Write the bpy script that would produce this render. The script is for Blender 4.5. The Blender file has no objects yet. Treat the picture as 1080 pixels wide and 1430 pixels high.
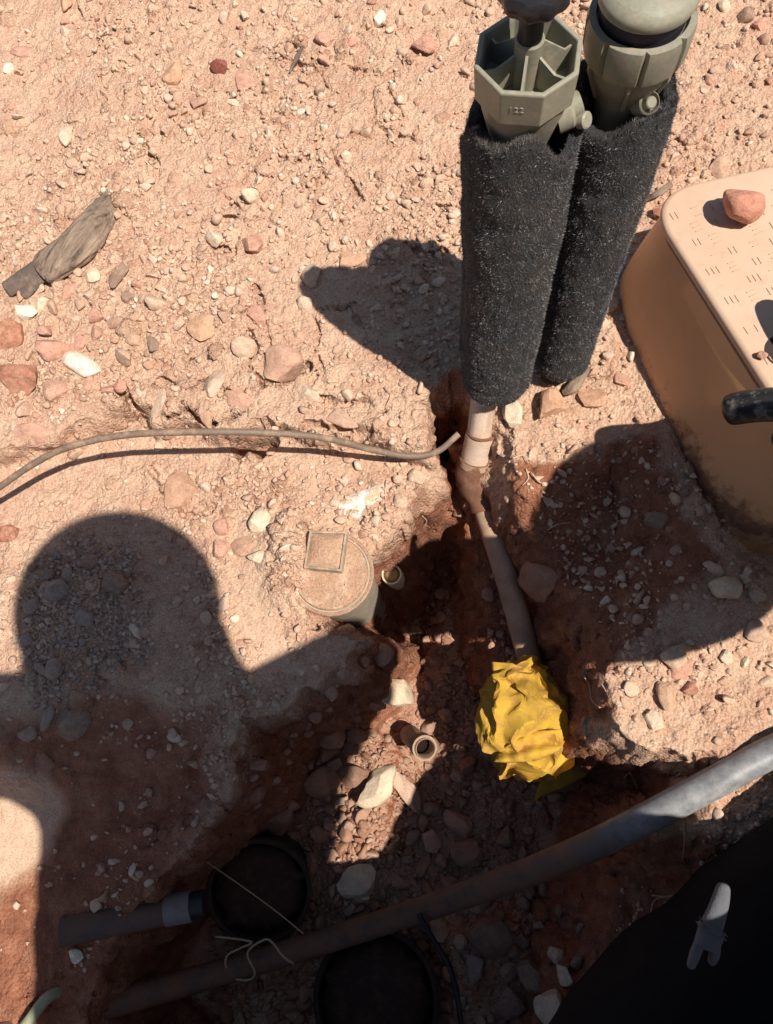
import bpy, bmesh, math, random
import numpy as np
from mathutils import Vector, Matrix, noise as mnoise

random.seed(7)
rng = np.random.default_rng(11)
SC = bpy.context.scene
COL = SC.collection

# ------------------------------------------------------------------ camera, sky, sun, exposure
F, CX, CY, H = 1076.0, 540.0, 715.0, 0.9          # focal length and centre of the 1080 x 1430 photograph, camera height in m
_n = np.array([100.0, 300.0, F]); _n /= np.linalg.norm(_n)
_up = np.array([0.0, -1.0, 0.0]); _Y = _up - _n * (_up @ _n); _Y /= np.linalg.norm(_Y)
_Z = -_n; _X = np.cross(_Y, _Z)
R = np.stack([_X, _Y, _Z])
CAM = np.array([0.0, 0.0, H])

cam_data = bpy.data.cameras.new("camera")
cam = bpy.data.objects.new("camera", cam_data)
COL.objects.link(cam)
ex, eu, eb = R @ np.array([1.0, 0, 0]), R @ np.array([0, -1.0, 0]), R @ np.array([0, 0, -1.0])
cam.matrix_world = Matrix(((ex[0], eu[0], eb[0], 0), (ex[1], eu[1], eb[1], 0), (ex[2], eu[2], eb[2], H), (0, 0, 0, 1)))
cam_data.sensor_fit = 'VERTICAL'
cam_data.sensor_height = 36.0
cam_data.lens = 36.0 * F / 1430.0
cam_data.clip_start = 0.01
cam_data.clip_end = 200.0
SC.camera = cam

SUN = -(R @ np.array([(165.0 - CX) / F, (775.0 - CY) / F, 1.0]))      # towards the sun
SUN /= np.linalg.norm(SUN)
EL = math.asin(SUN[2]); AZ = math.atan2(SUN[0], SUN[1])
world = bpy.data.worlds.new("World"); SC.world = world; world.use_nodes = True
wn = world.node_tree
for nd in list(wn.nodes): wn.nodes.remove(nd)
sky = wn.nodes.new('ShaderNodeTexSky'); sky.sky_type = 'NISHITA'; sky.sun_disc = False
sky.sun_elevation = EL; sky.sun_rotation = AZ
bg = wn.nodes.new('ShaderNodeBackground'); bg.inputs['Strength'].default_value = 0.064
wo = wn.nodes.new('ShaderNodeOutputWorld')
wn.links.new(sky.outputs[0], bg.inputs[0]); wn.links.new(bg.outputs[0], wo.inputs[0])
sl = bpy.data.lights.new("sun", 'SUN'); sl.energy = 4.8; sl.angle = math.radians(0.55); sl.color = (1.0, 0.95, 0.875)
so = bpy.data.objects.new("sun", sl); COL.objects.link(so)
so.rotation_euler = Vector(-SUN).to_track_quat('-Z', 'Y').to_euler()
so.location = (2, -1, 4)
SC.view_settings.view_transform = 'Standard'
SC.view_settings.look = 'None'
SC.view_settings.exposure = 0.36
SC.view_settings.gamma = 1.0
SC.view_settings.use_curve_mapping = False
SC.cycles.max_bounces = 6
SC.cycles.use_denoising = True

# ------------------------------------------------------------------ helpers
def ray(u, v):
    return R @ np.array([(u - CX) / F, (v - CY) / F, 1.0])

def at(u, v, z=0.0):
    r = ray(u, v)
    return CAM + r * ((z - H) / r[2])

def depth(p):
    return float((R.T @ (np.asarray(p) - CAM))[2])

def sstep(a, b, x):
    t = np.clip((x - a) / (b - a), 0, 1)
    return t * t * (3 - 2 * t)

def _hash(ix, iy, iz, seed):
    h = (ix.astype(np.int64) * 374761393 + iy.astype(np.int64) * 668265263 + iz.astype(np.int64) * 2147483647 + seed * 974634777) & 0xFFFFFFFF
    h = ((h ^ (h >> 13)) * 1274126177) & 0xFFFFFFFF
    h = (h ^ (h >> 16)) & 0xFFFFFFFF
    return h.astype(np.float64) / 4294967295.0 * 2 - 1

def vnoise2(x, y, seed=0):
    ix, iy = np.floor(x), np.floor(y); fx, fy = x - ix, y - iy
    fx = fx * fx * fx * (fx * (fx * 6 - 15) + 10); fy = fy * fy * fy * (fy * (fy * 6 - 15) + 10)
    z = np.zeros_like(ix)
    a, b = _hash(ix, iy, z, seed), _hash(ix + 1, iy, z, seed)
    c, d = _hash(ix, iy + 1, z, seed), _hash(ix + 1, iy + 1, z, seed)
    return (a * (1 - fx) + b * fx) * (1 - fy) + (c * (1 - fx) + d * fx) * fy

def vnoise3(x, y, z, seed=0):
    ix, iy, iz = np.floor(x), np.floor(y), np.floor(z)
    fx, fy, fz = x - ix, y - iy, z - iz
    fx, fy, fz = [f * f * (3 - 2 * f) for f in (fx, fy, fz)]
    out = 0
    for dx in (0, 1):
        for dy in (0, 1):
            for dz in (0, 1):
                w = (fx if dx else 1 - fx) * (fy if dy else 1 - fy) * (fz if dz else 1 - fz)
                out = out + w * _hash(ix + dx, iy + dy, iz + dz, seed)
    return out

def fbm2(x, y, scale, octaves=4, seed=0, gain=0.5, rot=0.6):
    s = 0; a = 1.0; f = 1.0 / scale; t = 0
    for o in range(octaves):
        c, n_ = math.cos(rot * o), math.sin(rot * o)
        s = s + a * vnoise2((x * c - y * n_) * f + 17.3 * o, (x * n_ + y * c) * f - 9.1 * o, seed + o * 7)
        t += a; a *= gain; f *= 2.03
    return s / t

def tag(o, label=None, cat=None, group=None, kind=None):
    if label: o['label'] = label
    if cat: o['category'] = cat
    if group: o['group'] = group
    if kind: o['kind'] = kind
    return o

def link(name, me, mat=None, parent=None, smooth=True):
    if mat is not None and len(me.materials) == 0: me.materials.append(mat)
    if smooth:
        me.polygons.foreach_set('use_smooth', np.ones(len(me.polygons), dtype=bool))
    o = bpy.data.objects.new(name, me); COL.objects.link(o)
    if parent is not None: o.parent = parent
    return o

def from_bm(name, bm, mat=None, parent=None, smooth=True, sharp=None):
    bmesh.ops.recalc_face_normals(bm, faces=bm.faces[:])
    me = bpy.data.meshes.new(name); bm.to_mesh(me); bm.free()
    o = link(name, me, mat, parent, smooth)
    if sharp is not None:
        me.set_sharp_from_angle(angle=math.radians(sharp))
    return o

def empty(name, loc=(0, 0, 0)):
    o = bpy.data.objects.new(name, None); COL.objects.link(o); o.location = loc
    o.empty_display_size = 0.02
    return o

def place_parent(child, root):
    """child was modelled in world coordinates: keep it where it is under its root"""
    child.parent = root
    child.matrix_parent_inverse = Matrix.Translation(-Vector(root.location))

def smooth_path(pts, n=8):
    pts = [np.array(p, float) for p in pts]
    P = [2 * pts[0] - pts[1]] + pts + [2 * pts[-1] - pts[-2]]
    out = []
    for i in range(1, len(P) - 2):
        for k in range(n):
            t = k / n
            out.append(0.5 * ((2 * P[i]) + (-P[i-1] + P[i+1]) * t + (2*P[i-1] - 5*P[i] + 4*P[i+1] - P[i+2]) * t*t + (-P[i-1] + 3*P[i] - 3*P[i+1] + P[i+2]) * t**3))
    out.append(P[-2])
    return out

def tube_bm(bm, pts, rad, seg=12, cap=True, wob=0.0, seed=0):
    """tube along a polyline; rad is a number or one per point"""
    pts = [Vector(p) for p in pts]; n = len(pts)
    rads = [rad] * n if np.isscalar(rad) else list(rad)
    rings = []; prev = None
    for i, p in enumerate(pts):
        t = (pts[min(i+1, n-1)] - pts[max(i-1, 0)]).normalized()
        if prev is None:
            a = Vector((0, 0, 1)) if abs(t.z) < 0.9 else Vector((1, 0, 0))
            u = t.cross(a).normalized()
        else:
            u = (prev - t * prev.dot(t)).normalized()
        prev = u; w = t.cross(u)
        ring = []
        for k in range(seg):
            an = 2 * math.pi * k / seg
            d = u * math.cos(an) + w * math.sin(an)
            r = rads[i]
            if wob: r *= 1 + wob * mnoise.noise((p + d * rads[i]) * 60 + Vector((seed, 0, 0)))
            ring.append(bm.verts.new(p + d * r))
        rings.append(ring)
    for i in range(n - 1):
        for k in range(seg):
            bm.faces.new((rings[i][k], rings[i][(k+1) % seg], rings[i+1][(k+1) % seg], rings[i+1][k]))
    if cap:
        bm.faces.new(rings[0][::-1]); bm.faces.new(rings[-1])
    return rings

def lathe_bm(bm, prof, seg=32, origin=(0, 0, 0), axis=(0, 0, 1), phase=0.0, close_top=True, close_bottom=True):
    """revolve (radius, height) points around an axis"""
    ax = Vector(axis).normalized()
    a = Vector((1, 0, 0)) if abs(ax.x) < 0.9 else Vector((0, 1, 0))
    u = (a - ax * a.dot(ax)).normalized(); w = ax.cross(u); O = Vector(origin)
    rings = []
    for r, z in prof:
        rings.append([bm.verts.new(O + ax * z + (u * math.cos(phase + 2*math.pi*k/seg) + w * math.sin(phase + 2*math.pi*k/seg)) * r) for k in range(seg)])
    for i in range(len(rings) - 1):
        for k in range(seg):
            bm.faces.new((rings[i][k], rings[i][(k+1) % seg], rings[i+1][(k+1) % seg], rings[i+1][k]))
    if close_bottom: bm.faces.new(rings[0][::-1])
    if close_top: bm.faces.new(rings[-1])
    return rings

def box_bm(bm, c, ax, ay, az, sx, sy, sz):
    c, ax, ay, az = Vector(c), Vector(ax), Vector(ay), Vector(az)
    vs = [bm.verts.new(c + ax*(i*sx/2) + ay*(j*sy/2) + az*(k*sz/2)) for i in (-1, 1) for j in (-1, 1) for k in (-1, 1)]
    for f in ((0,1,3,2), (4,6,7,5), (0,4,5,1), (2,3,7,6), (0,2,6,4), (1,5,7,3)):
        bm.faces.new([vs[i] for i in f])
    return vs

# ------------------------------------------------------------------ materials
class NT:
    def __init__(self, name):
        self.m = bpy.data.materials.new(name); self.m.use_nodes = True
        self.t = self.m.node_tree
        self.b = self.t.nodes['Principled BSDF']
        self.b.inputs['Specular IOR Level'].default_value = 0.3
    def n(self, typ, **kw):
        nd = self.t.nodes.new(typ)
        for k, v in kw.items():
            if k in nd.inputs: nd.inputs[k].default_value = v
            else: setattr(nd, k, v)
        return nd
    def l(self, a, b): self.t.links.new(a, b)
    def pos(self): return self.n('ShaderNodeNewGeometry').outputs['Position']
    def objco(self): return self.n('ShaderNodeTexCoord').outputs['Object']
    def noise(self, vec, scale, detail=4, rough=0.6, dist=0.0):
        nd = self.n('ShaderNodeTexNoise'); self.l(vec, nd.inputs['Vector'])
        nd.inputs['Scale'].default_value = scale; nd.inputs['Detail'].default_value = detail; nd.inputs['Roughness'].default_value = rough
        nd.inputs['Distortion'].default_value = dist
        return nd.outputs['Fac']
    def ramp(self, fac, stops, interp='LINEAR'):
        nd = self.n('ShaderNodeValToRGB'); nd.color_ramp.interpolation = interp
        el = nd.color_ramp.elements
        while len(el) < len(stops): el.new(0.5)
        for e, (p, c) in zip(el, stops):
            e.position = p; e.color = (c[0], c[1], c[2], 1) if not np.isscalar(c) else (c, c, c, 1)
        self.l(fac, nd.inputs['Fac']); return nd.outputs['Color']
    def mix(self, fac, a, b, mode='MIX'):
        nd = self.n('ShaderNodeMix', data_type='RGBA', blend_type=mode)
        for s, v in ((nd.inputs[0], fac), (nd.inputs[6], a), (nd.inputs[7], b)):
            if isinstance(v, (int, float)): s.default_value = v
            elif isinstance(v, tuple): s.default_value = (*v, 1)
            else: self.l(v, s)
        return nd.outputs[2]
    def math(self, op, a, b=0.0, clamp=False):
        nd = self.n('ShaderNodeMath', operation=op, use_clamp=clamp)
        for s, v in ((nd.inputs[0], a), (nd.inputs[1], b)):
            if isinstance(v, (int, float)): s.default_value = v
            else: self.l(v, s)
        return nd.outputs[0]
    def bump(self, h, strength=0.5, dist=0.002, normal=None):
        nd = self.n('ShaderNodeBump'); nd.inputs['Strength'].default_value = strength; nd.inputs['Distance'].default_value = dist
        self.l(h, nd.inputs['Height'])
        if normal is not None: self.l(normal, nd.inputs['Normal'])
        return nd.outputs['Normal']
    def out(self, color=None, rough=0.9, normal=None, **kw):
        if color is not None:
            if isinstance(color, tuple): self.b.inputs['Base Color'].default_value = (*color, 1)
            else: self.l(color, self.b.inputs['Base Color'])
        if isinstance(rough, (int, float)): self.b.inputs['Roughness'].default_value = rough
        else: self.l(rough, self.b.inputs['Roughness'])
        if normal is not None: self.l(normal, self.b.inputs['Normal'])
        for k, v in kw.items(): self.b.inputs[k].default_value = v
        return self.m

def soil_color(m, p):
    """dry tan dust, reddish loam and dark red earth, for moist depths and for painted shade"""
    big = m.noise(p, 5.0, 4, 0.55)
    mid = m.noise(p, 38.0, 5, 0.65)
    fine = m.noise(p, 420.0, 4, 0.7)
    dry = m.ramp(big, [(0.32, (0.470, 0.282, 0.186)), (0.5, (0.575, 0.382, 0.258)), (0.68, (0.500, 0.298, 0.198))])
    dry = m.mix(m.math('MULTIPLY', m.ramp(mid, [(0.42, 0.0), (0.66, 1.0)]), 0.55), dry, (0.45, 0.225, 0.145))
    dry = m.mix(m.math('MULTIPLY', m.ramp(m.noise(p, 90.0, 4, 0.7), [(0.55, 0.0), (0.72, 1.0)]), 0.5), dry, (0.68, 0.50, 0.355))
    gr_ = m.n('ShaderNodeAttribute', attribute_name='grit').outputs['Fac']
    dry = m.mix(m.math('MULTIPLY', m.math('SUBTRACT', 1.0, gr_, True), 0.5), dry, (0.665, 0.465, 0.315))
    ti = m.n('ShaderNodeAttribute', attribute_name='tint').outputs['Fac']
    dry = m.mix(1.0, dry, m.ramp(ti, [(0.0, (0.76, 0.68, 0.63)), (0.3, (0.92, 0.90, 0.88)), (0.5, (1, 1, 1)), (0.75, (1.14, 1.16, 1.16)), (1.0, (1.28, 1.42, 1.52))]), 'MULTIPLY')
    wet_shade = m.ramp(mid, [(0.3, (0.200, 0.074, 0.040)), (0.52, (0.300, 0.120, 0.064)), (0.72, (0.390, 0.190, 0.112))])
    at_ = m.n('ShaderNodeAttribute', attribute_name='damp_shade').outputs['Fac']  # moist depth plus the shade painted into the soil colour
    dmp_shade = m.math('ADD', at_, m.math('MULTIPLY', m.math('SUBTRACT', m.noise(p, 24.0, 4, 0.6), 0.5), 0.55))
    col = m.mix(m.ramp(dmp_shade, [(0.25, 0.0), (0.7, 1.0)]), dry, wet_shade)
    spk = m.ramp(fine, [(0.30, (0.60, 0.58, 0.57)), (0.5, (1, 1, 1)), (0.72, (1.25, 1.24, 1.22))])
    return m.mix(1.0, col, spk, 'MULTIPLY'), mid, fine

def soil_material(name='soil'):
    m = NT(name); p = m.pos()
    col, mid, fine = soil_color(m, p)
    vor = m.n('ShaderNodeTexVoronoi', feature='F1'); vor.inputs['Scale'].default_value = 260.0; m.l(p, vor.inputs['Vector'])
    vor2 = m.n('ShaderNodeTexVoronoi', feature='F1'); vor2.inputs['Scale'].default_value = 110.0; m.l(p, vor2.inputs['Vector'])
    rough_at = m.n('ShaderNodeAttribute', attribute_name='grit').outputs['Fac']
    grains = m.math('ADD', m.math('MULTIPLY', m.math('SUBTRACT', 0.6, vor.outputs['Distance']), 1.1), m.math('SUBTRACT', 0.6, vor2.outputs['Distance']))
    hgt = m.math('ADD', m.math('MULTIPLY', grains, m.math('ADD', m.math('MULTIPLY', rough_at, 0.9), 0.1)), m.math('MULTIPLY', m.noise(p, 480.0, 5, 0.7), 0.7))
    n1 = m.bump(hgt, 0.75, 0.0030)
    return m.out(col, 0.95, n1)

def stone_material(name, stops, dust=0.35, dustcol=(0.60, 0.40, 0.27)):
    m = NT(name); oi = m.n('ShaderNodeObjectInfo'); co = m.objco()
    off = m.n('ShaderNodeVectorMath', operation='ADD'); m.l(co, off.inputs[0])
    cmb = m.n('ShaderNodeCombineXYZ'); m.l(m.math('MULTIPLY', oi.outputs['Random'], 40.0), cmb.inputs[0]); m.l(cmb.outputs[0], off.inputs[1])
    v = off.outputs[0]
    base = m.ramp(oi.outputs['Random'], stops)
    blot = m.noise(v, 2.2, 5, 0.65)
    col = m.mix(1.0, base, m.ramp(blot, [(0.3, (0.72, 0.68, 0.66)), (0.6, (1.08, 1.06, 1.04))]), 'MULTIPLY')
    grain = m.noise(m.pos(), 520.0, 4, 0.7)
    col = m.mix(1.0, col, m.ramp(grain, [(0.32, (0.74, 0.73, 0.72)), (0.55, (1.03, 1.03, 1.03)), (0.7, (1.2, 1.2, 1.2))]), 'MULTIPLY')
    d = m.math('MULTIPLY', m.ramp(m.noise(v, 3.5, 5, 0.7), [(0.42, 0.0), (0.64, 1.0)]), dust)
    col = m.mix(d, col, dustcol)
    hgt = m.math('ADD', m.noise(m.pos(), 160.0, 6, 0.65), m.math('MULTIPLY', m.noise(m.pos(), 700.0, 3, 0.6), 0.3))
    return m.out(col, 0.88, m.bump(hgt, 0.55, 0.003))

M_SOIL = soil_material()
TANS = [(0.0, (0.56, 0.37, 0.25)), (0.2, (0.47, 0.265, 0.17)), (0.38, (0.62, 0.46, 0.33)), (0.55, (0.50, 0.29, 0.20)), (0.72, (0.60, 0.44, 0.32)), (0.86, (0.40, 0.20, 0.135)), (1.0, (0.66, 0.54, 0.40))]
REDS = [(0.0, (0.36, 0.20, 0.13)), (0.25, (0.44, 0.27, 0.18)), (0.5, (0.31, 0.15, 0.095)), (0.75, (0.44, 0.29, 0.20)), (1.0, (0.28, 0.16, 0.11))]
M_TAN = stone_material('tan_stone', TANS)
M_PIT = stone_material('pit_stone', REDS, 0.3, (0.33, 0.16, 0.09))
M_CREAM = stone_material('cream_stone', [(0.0, (0.70, 0.58, 0.42)), (1.0, (0.66, 0.53, 0.375))], 0.5)
M_WHITE = stone_material('white_stone', [(0.0, (0.82, 0.78, 0.63)), (1.0, (0.80, 0.73, 0.57))], 0.3)
M_RED = stone_material('red_stone', [(0.0, (0.40, 0.165, 0.095)), (1.0, (0.36, 0.15, 0.095))], 0.4)
M_DARKRED = stone_material('dark_red_stone', [(0.0, (0.25, 0.07, 0.05)), (1.0, (0.25, 0.07, 0.05))], 0.15)
M_PINK = stone_material('pink_stone', [(0.0, (0.55, 0.28, 0.20)), (1.0, (0.52, 0.30, 0.21))], 0.3)
M_ORANGE = stone_material('orange_stone', [(0.0, (0.55, 0.315, 0.195)), (1.0, (0.57, 0.34, 0.215))], 0.25)
M_BROWN = stone_material('brown_stone', [(0.0, (0.30, 0.19, 0.13)), (1.0, (0.26, 0.17, 0.13))], 0.25)
M_GREY = stone_material('grey_stone', [(0.0, (0.33, 0.25, 0.20)), (1.0, (0.30, 0.24, 0.21))], 0.2)

# ------------------------------------------------------------------ the ground with its pit
def spaced(a, b, step, outer=26, far=14.0):
    core = np.arange(a, b + step/2, step)
    g = np.geomspace(step * 1.5, far, outer)
    return np.concatenate([(a - g)[::-1], core, b + g])
STEP = 0.0019
gx, gy = spaced(-0.86, 0.64, STEP), spaced(-0.56, 1.17, STEP)
X, Y = np.meshgrid(gx, gy)          # rows follow y

def px_poly(pts, z): return np.array([at(u, v, z)[:2] for u, v in pts])

def sd_poly(poly, X, Y, pad=0.3):
    d = np.full(X.shape, 1e9); inside = np.zeros(X.shape, bool)
    n = len(poly)
    for i in range(n):
        a, b = poly[i], poly[(i+1) % n]
        e = b - a; wx, wy = X - a[0], Y - a[1]
        t = np.clip((wx*e[0] + wy*e[1]) / max(e @ e, 1e-12), 0, 1)
        d = np.minimum(d, (wx - e[0]*t)**2 + (wy - e[1]*t)**2)
        c = ((a[1] <= Y) & (b[1] > Y)) | ((b[1] <= Y) & (a[1] > Y))
        with np.errstate(divide='ignore', invalid='ignore'):
            xi = a[0] + (Y - a[1]) / (b[1] - a[1]) * e[0]
        inside ^= c & (X < xi)
    d = np.sqrt(d)
    return np.where(inside, -d, d)

def sd_line(pts, X, Y):
    d = np.full(X.shape, 1e9)
    for a, b in zip(pts[:-1], pts[1:]):
        e = b - a; wx, wy = X - a[0], Y - a[1]
        t = np.clip((wx*e[0] + wy*e[1]) / max(e @ e, 1e-12), 0, 1)
        d = np.minimum(d, (wx - e[0]*t)**2 + (wy - e[1]*t)**2)
    return np.sqrt(d)

rag1 = fbm2(X, Y, 0.055, 4, 3); rag2 = fbm2(X, Y, 0.016, 3, 31)
hz = fbm2(X, Y, 0.45, 3, 5) * 0.010 + fbm2(X, Y, 0.10, 3, 6) * 0.006

def layer(h, pts, zr, z, w, rag=0.010, fine=0.004):
    d = -sd_poly(px_poly(pts, zr), X, Y) + rag1 * rag + rag2 * fine
    t = sstep(0.0, w, d)
    return h * (1 - t) + (z + 0.4 * (h - z) * 0) * t, t

TERRACE = [(-260, 700), (60, 610), (150, 572), (180, 552), (215, 585), (262, 580), (300, 600), (352, 584), (400, 590), (440, 608), (500, 600), (545, 612), (640, 640), (700, 800), (500, 1100), (300, 1700), (-500, 1700)]
hz, tt = layer(hz, TERRACE, 0.0, 0, 0.016, 0.006, 0.006)
terr = tt
hz = (fbm2(X, Y, 0.45, 3, 5) * 0.010 + fbm2(X, Y, 0.10, 3, 6) * 0.005) - 0.042 * tt
# loose slope of pebbles and smooth mud running down from the head-shaped shadow to the lower left
SLOPE = [(-300, 1040), (60, 985), (200, 950), (318, 960), (420, 1100), (330, 1300), (150, 1700), (-500, 1700)]
hz, t_sl = layer(hz, SLOPE, -0.04, -0.115, 0.16, 0.02, 0.003)
# bank sloping from the box towards the pit
BANK = [(862, 560), (905, 640), (975, 760), (940, 830), (872, 905), (850, 1000), (700, 1020), (680, 760), (720, 690), (800, 640)]
hz, t_bk = layer(hz, BANK, -0.02, -0.075, 0.11, 0.012, 0.004)
# long face of the lower right bank, in the shade
LOWR = [(1014, 1050), (1002, 1085), (985, 1112), (1000, 1146), (1090, 1175), (1250, 1250), (1250, 1800), (700, 1800), (700, 1200), (860, 1060)]
hz, t_lr = layer(hz, LOWR, -0.03, -0.15, 0.13, 0.014, 0.005)
# the pit itself
PIT = [(655, 515), (606, 540), (572, 572), (590, 606), (600, 640), (606, 668), (572, 690), (552, 716), (532, 748), (504, 772), (464, 812), (430, 846), (438, 872), (470, 886), (500, 893), (470, 930), (440, 962), (396, 980), (372, 986), (349, 1004), (334, 1000),
       (322, 1050), (302, 1100), (262, 1150), (220, 1190), (168, 1262), (124, 1318), (66, 1420), (20, 1600), (300, 1720), (830, 1720), (838, 1480), (872, 1370), (894, 1260), (915, 1190), (968, 1142), (1000, 1104), (1010, 1062), (990, 1046),
       (930, 1048), (876, 1040), (850, 1028), (842, 960), (836, 900), (808, 820), (768, 742), (728, 690), (712, 630), (706, 580), (690, 548), (664, 545)]
hz, t_pit = layer(hz, PIT, -0.03, -0.295, 0.062, 0.016, 0.006)
# bench under the pipe and the deeper slot beside the round riser
BENCH = [(640, 600), (716, 600), (742, 720), (812, 880), (850, 1010), (850, 1120), (720, 1080), (668, 1000), (640, 900), (622, 760), (612, 650)]
hz, t_be = layer(hz, BENCH, -0.2, 0, 0.045, 0.014, 0.005)
bench_z = np.clip(-0.105 - 0.13 * sstep(0.40, 0.08, Y), -0.26, -0.1)
wall_hold = sstep(-0.11, -0.06, hz * 0)  # placeholder of ones
hz = None
def build_height():
    h = fbm2(X, Y, 0.45, 3, 5) * 0.010 + fbm2(X, Y, 0.10, 3, 6) * 0.005 - 0.042 * terr
    h = h * (1 - t_sl) + (-0.115) * t_sl
    h = h * (1 - t_bk) + (-0.075) * t_bk
    h = h * (1 - t_lr) + (-0.15) * t_lr
    t_nb = sstep(0.0, 0.07, -sd_poly(px_poly([(905, 590), (950, 700), (1000, 800), (1090, 860), (1300, 900), (1300, 560)], -0.03), X, Y) + rag1 * 0.01)
    h = h * (1 - t_nb) + np.minimum(h, -0.055) * t_nb
    floor = np.full(X.shape, -0.345)
    slot = sstep(0.0, 0.05, -sd_poly(px_poly([(520, 740), (600, 715), (622, 760), (626, 860), (600, 930), (515, 920)], -0.3), X, Y) + rag1 * 0.01)
    floor = floor - 0.06 * slot
    bench = np.clip(-0.105 - 0.135 * sstep(0.40, 0.06, Y), -0.26, -0.1)
    floor = floor * (1 - t_be) + bench * t_be
    mound = np.exp(-(sd_line(px_poly([(500, 960), (530, 1090), (500, 1230)], -0.29), X, Y) / 0.05)**2)
    floor = floor + 0.035 * mound + rag1 * 0.012
    tr2 = sstep(0.0, 0.05, -sd_poly(px_poly([(858, 1040), (1010, 1040), (1010, 1100), (940, 1140), (880, 1180), (850, 1100)], -0.1), X, Y))
    floor = floor + 0.10 * tr2
    heap = sstep(0.0, 0.10, -sd_poly(px_poly([(560, 1240), (760, 1200), (840, 1330), (820, 1600), (560, 1600)], -0.28), X, Y))
    floor = floor + 0.05 * heap
    h = h * (1 - t_pit) + floor * t_pit
    return h
hz = build_height()
_cp = at(404, 772, -0.03)
hz = hz + (1 - t_pit) * 0.030 * np.exp(-(((X - _cp[0]) / 0.036)**2 + ((Y - _cp[1]) / 0.062)**2)) * (1 + 0.5 * rag2)
# cracks, hollows and plate edges in the dried crust
def groove(h, pts, w, dep, z=-0.02):
    d = sd_line(px_poly(pts, z), X, Y) + rag2 * w * 0.9 + rag1 * w * 0.5
    return h - dep * (1 - sstep(w * 0.35, w, d))
hz = groove(hz, [(178, 556), (200, 578), (240, 586), (262, 578), (300, 596), (350, 584)], 0.008, 0.032)
hz = groove(hz, [(352, 520), (372, 545), (400, 540), (432, 522)], 0.007, 0.024)
hz = groove(hz, [(330, 618), (352, 616), (372, 612)], 0.012, 0.035)
hz = groove(hz, [(430, 604), (480, 606), (530, 612)], 0.007, 0.022)
hz = groove(hz, [(352, 470), (358, 500), (350, 522), (372, 545)], 0.005, 0.016)
hz = groove(hz, [(230, 540), (262, 552), (300, 545), (345, 560)], 0.0045, 0.012)
hz = groove(hz, [(440, 560), (470, 572), (510, 566), (540, 585)], 0.005, 0.014)
hz = groove(hz, [(203, 650), (222, 690), (250, 714), (268, 716), (290, 700)], 0.0045, 0.010)
hz = groove(hz, [(410, 820), (440, 845), (470, 852)], 0.004, 0.010)
hz = groove(hz, [(262, 380), (290, 350), (330, 366), (352, 330)], 0.004, 0.007)
for k in range(34):
    u, v = random.uniform(60, 640), random.uniform(20, 560)
    a = random.uniform(0, 6.28); L = random.uniform(14, 40)
    pts = [(u, v)]
    for q in range(3):
        a += random.uniform(-.9, .9); pts.append((pts[-1][0] + L*math.cos(a), pts[-1][1] + L*math.sin(a)*0.8))
    hz = groove(hz, pts, random.uniform(0.0025, 0.0045), random.uniform(0.004, 0.009))

# grit: how broken the surface is (smooth trodden dust left of the riser, rough gravel elsewhere)
grit = np.ones(X.shape)
def smooth_area(pts, z, w, k):
    global grit
    t = sstep(0.0, w, -sd_poly(px_poly(pts, z), X, Y) + rag1 * 0.03)
    grit = grit * (1 - t * k)
smooth_area([(270, 720), (400, 700), (430, 900), (520, 890), (430, 965), (340, 990), (300, 900)], -0.035, 0.05, 0.72)
smooth_area([(-100, 560), (180, 560), (330, 600), (560, 620), (500, 690), (250, 660), (0, 760)], -0.02, 0.05, 0.4)
smooth_area([(-100, 1010), (180, 960), (320, 980), (300, 1120), (160, 1280), (-100, 1500)], -0.1, 0.06, 0.35)
smooth_area([(-60, 1050), (100, 1080), (60, 1230), (-60, 1260)], -0.1, 0.03, 0.95)  # also pales the soil in the sunlit gap
smooth_area([(940, 850), (1080, 880), (1080, 1000), (950, 1010)], -0.03, 0.06, 0.45)
grit = grit * np.clip(1.0 + 0.7 * fbm2(X, Y, 0.17, 3, 411), 0.78, 1.15)
broken = fbm2(X, Y, 0.011, 3, 51); broken2 = fbm2(X, Y, 0.005, 2, 77); clod = np.abs(fbm2(X, Y, 0.03, 3, 91))
def crumbs(cell, seed, rmin, rmax, dens):
    """stones and crumbs of earth half sunk in the surface: height above it in m, and a random number per crumb"""
    wx, wy = X + rag2 * 0.002, Y + fbm2(X, Y, 0.013, 2, seed + 5) * 0.002
    ix, iy = np.floor(wx / cell), np.floor(wy / cell); zz = np.zeros_like(ix)
    hh = np.zeros(X.shape); tt_ = np.full(X.shape, 0.5)
    for dx in (-1, 0, 1):
        for dy in (-1, 0, 1):
            jx, jy = ix + dx, iy + dy
            a, b, c, d, e, f_ = [(_hash(jx, jy, zz, seed + q) + 1) / 2 for q in range(6)]
            px_, py_ = (jx + a) * cell - wx, (jy + b) * cell - wy
            an = e * 3.14; qx, qy = px_ * np.cos(an) + py_ * np.sin(an), (-px_ * np.sin(an) + py_ * np.cos(an)) * (1.1 + 0.7 * f_)
            r = cell * (rmin + (rmax - rmin) * c * c)
            dist = 0.55 * np.hypot(qx, qy) + 0.45 * np.maximum(np.maximum(np.abs(qx), np.abs(qy)), 0.72 * np.abs(qx + qy))
            k = np.where(d < dens, r * 0.74 * np.minimum(np.sqrt(np.clip(1 - (dist / r)**2, 0, 1)), 0.75 + 0.3 * (qx / r)), 0)
            tt_ = np.where(k > hh, f_, tt_); hh = np.maximum(hh, k)
    return hh, tt_
_pt = sstep(-0.4, 0.4, fbm2(X, Y, 0.13, 3, 201))
k1, c1_ = crumbs(0.0075, 301, 0.22, 0.50, 0.35 + 0.6 * _pt)
k2, c2_ = crumbs(0.0150, 321, 0.20, 0.52, 0.22 + 0.5 * _pt)
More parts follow.
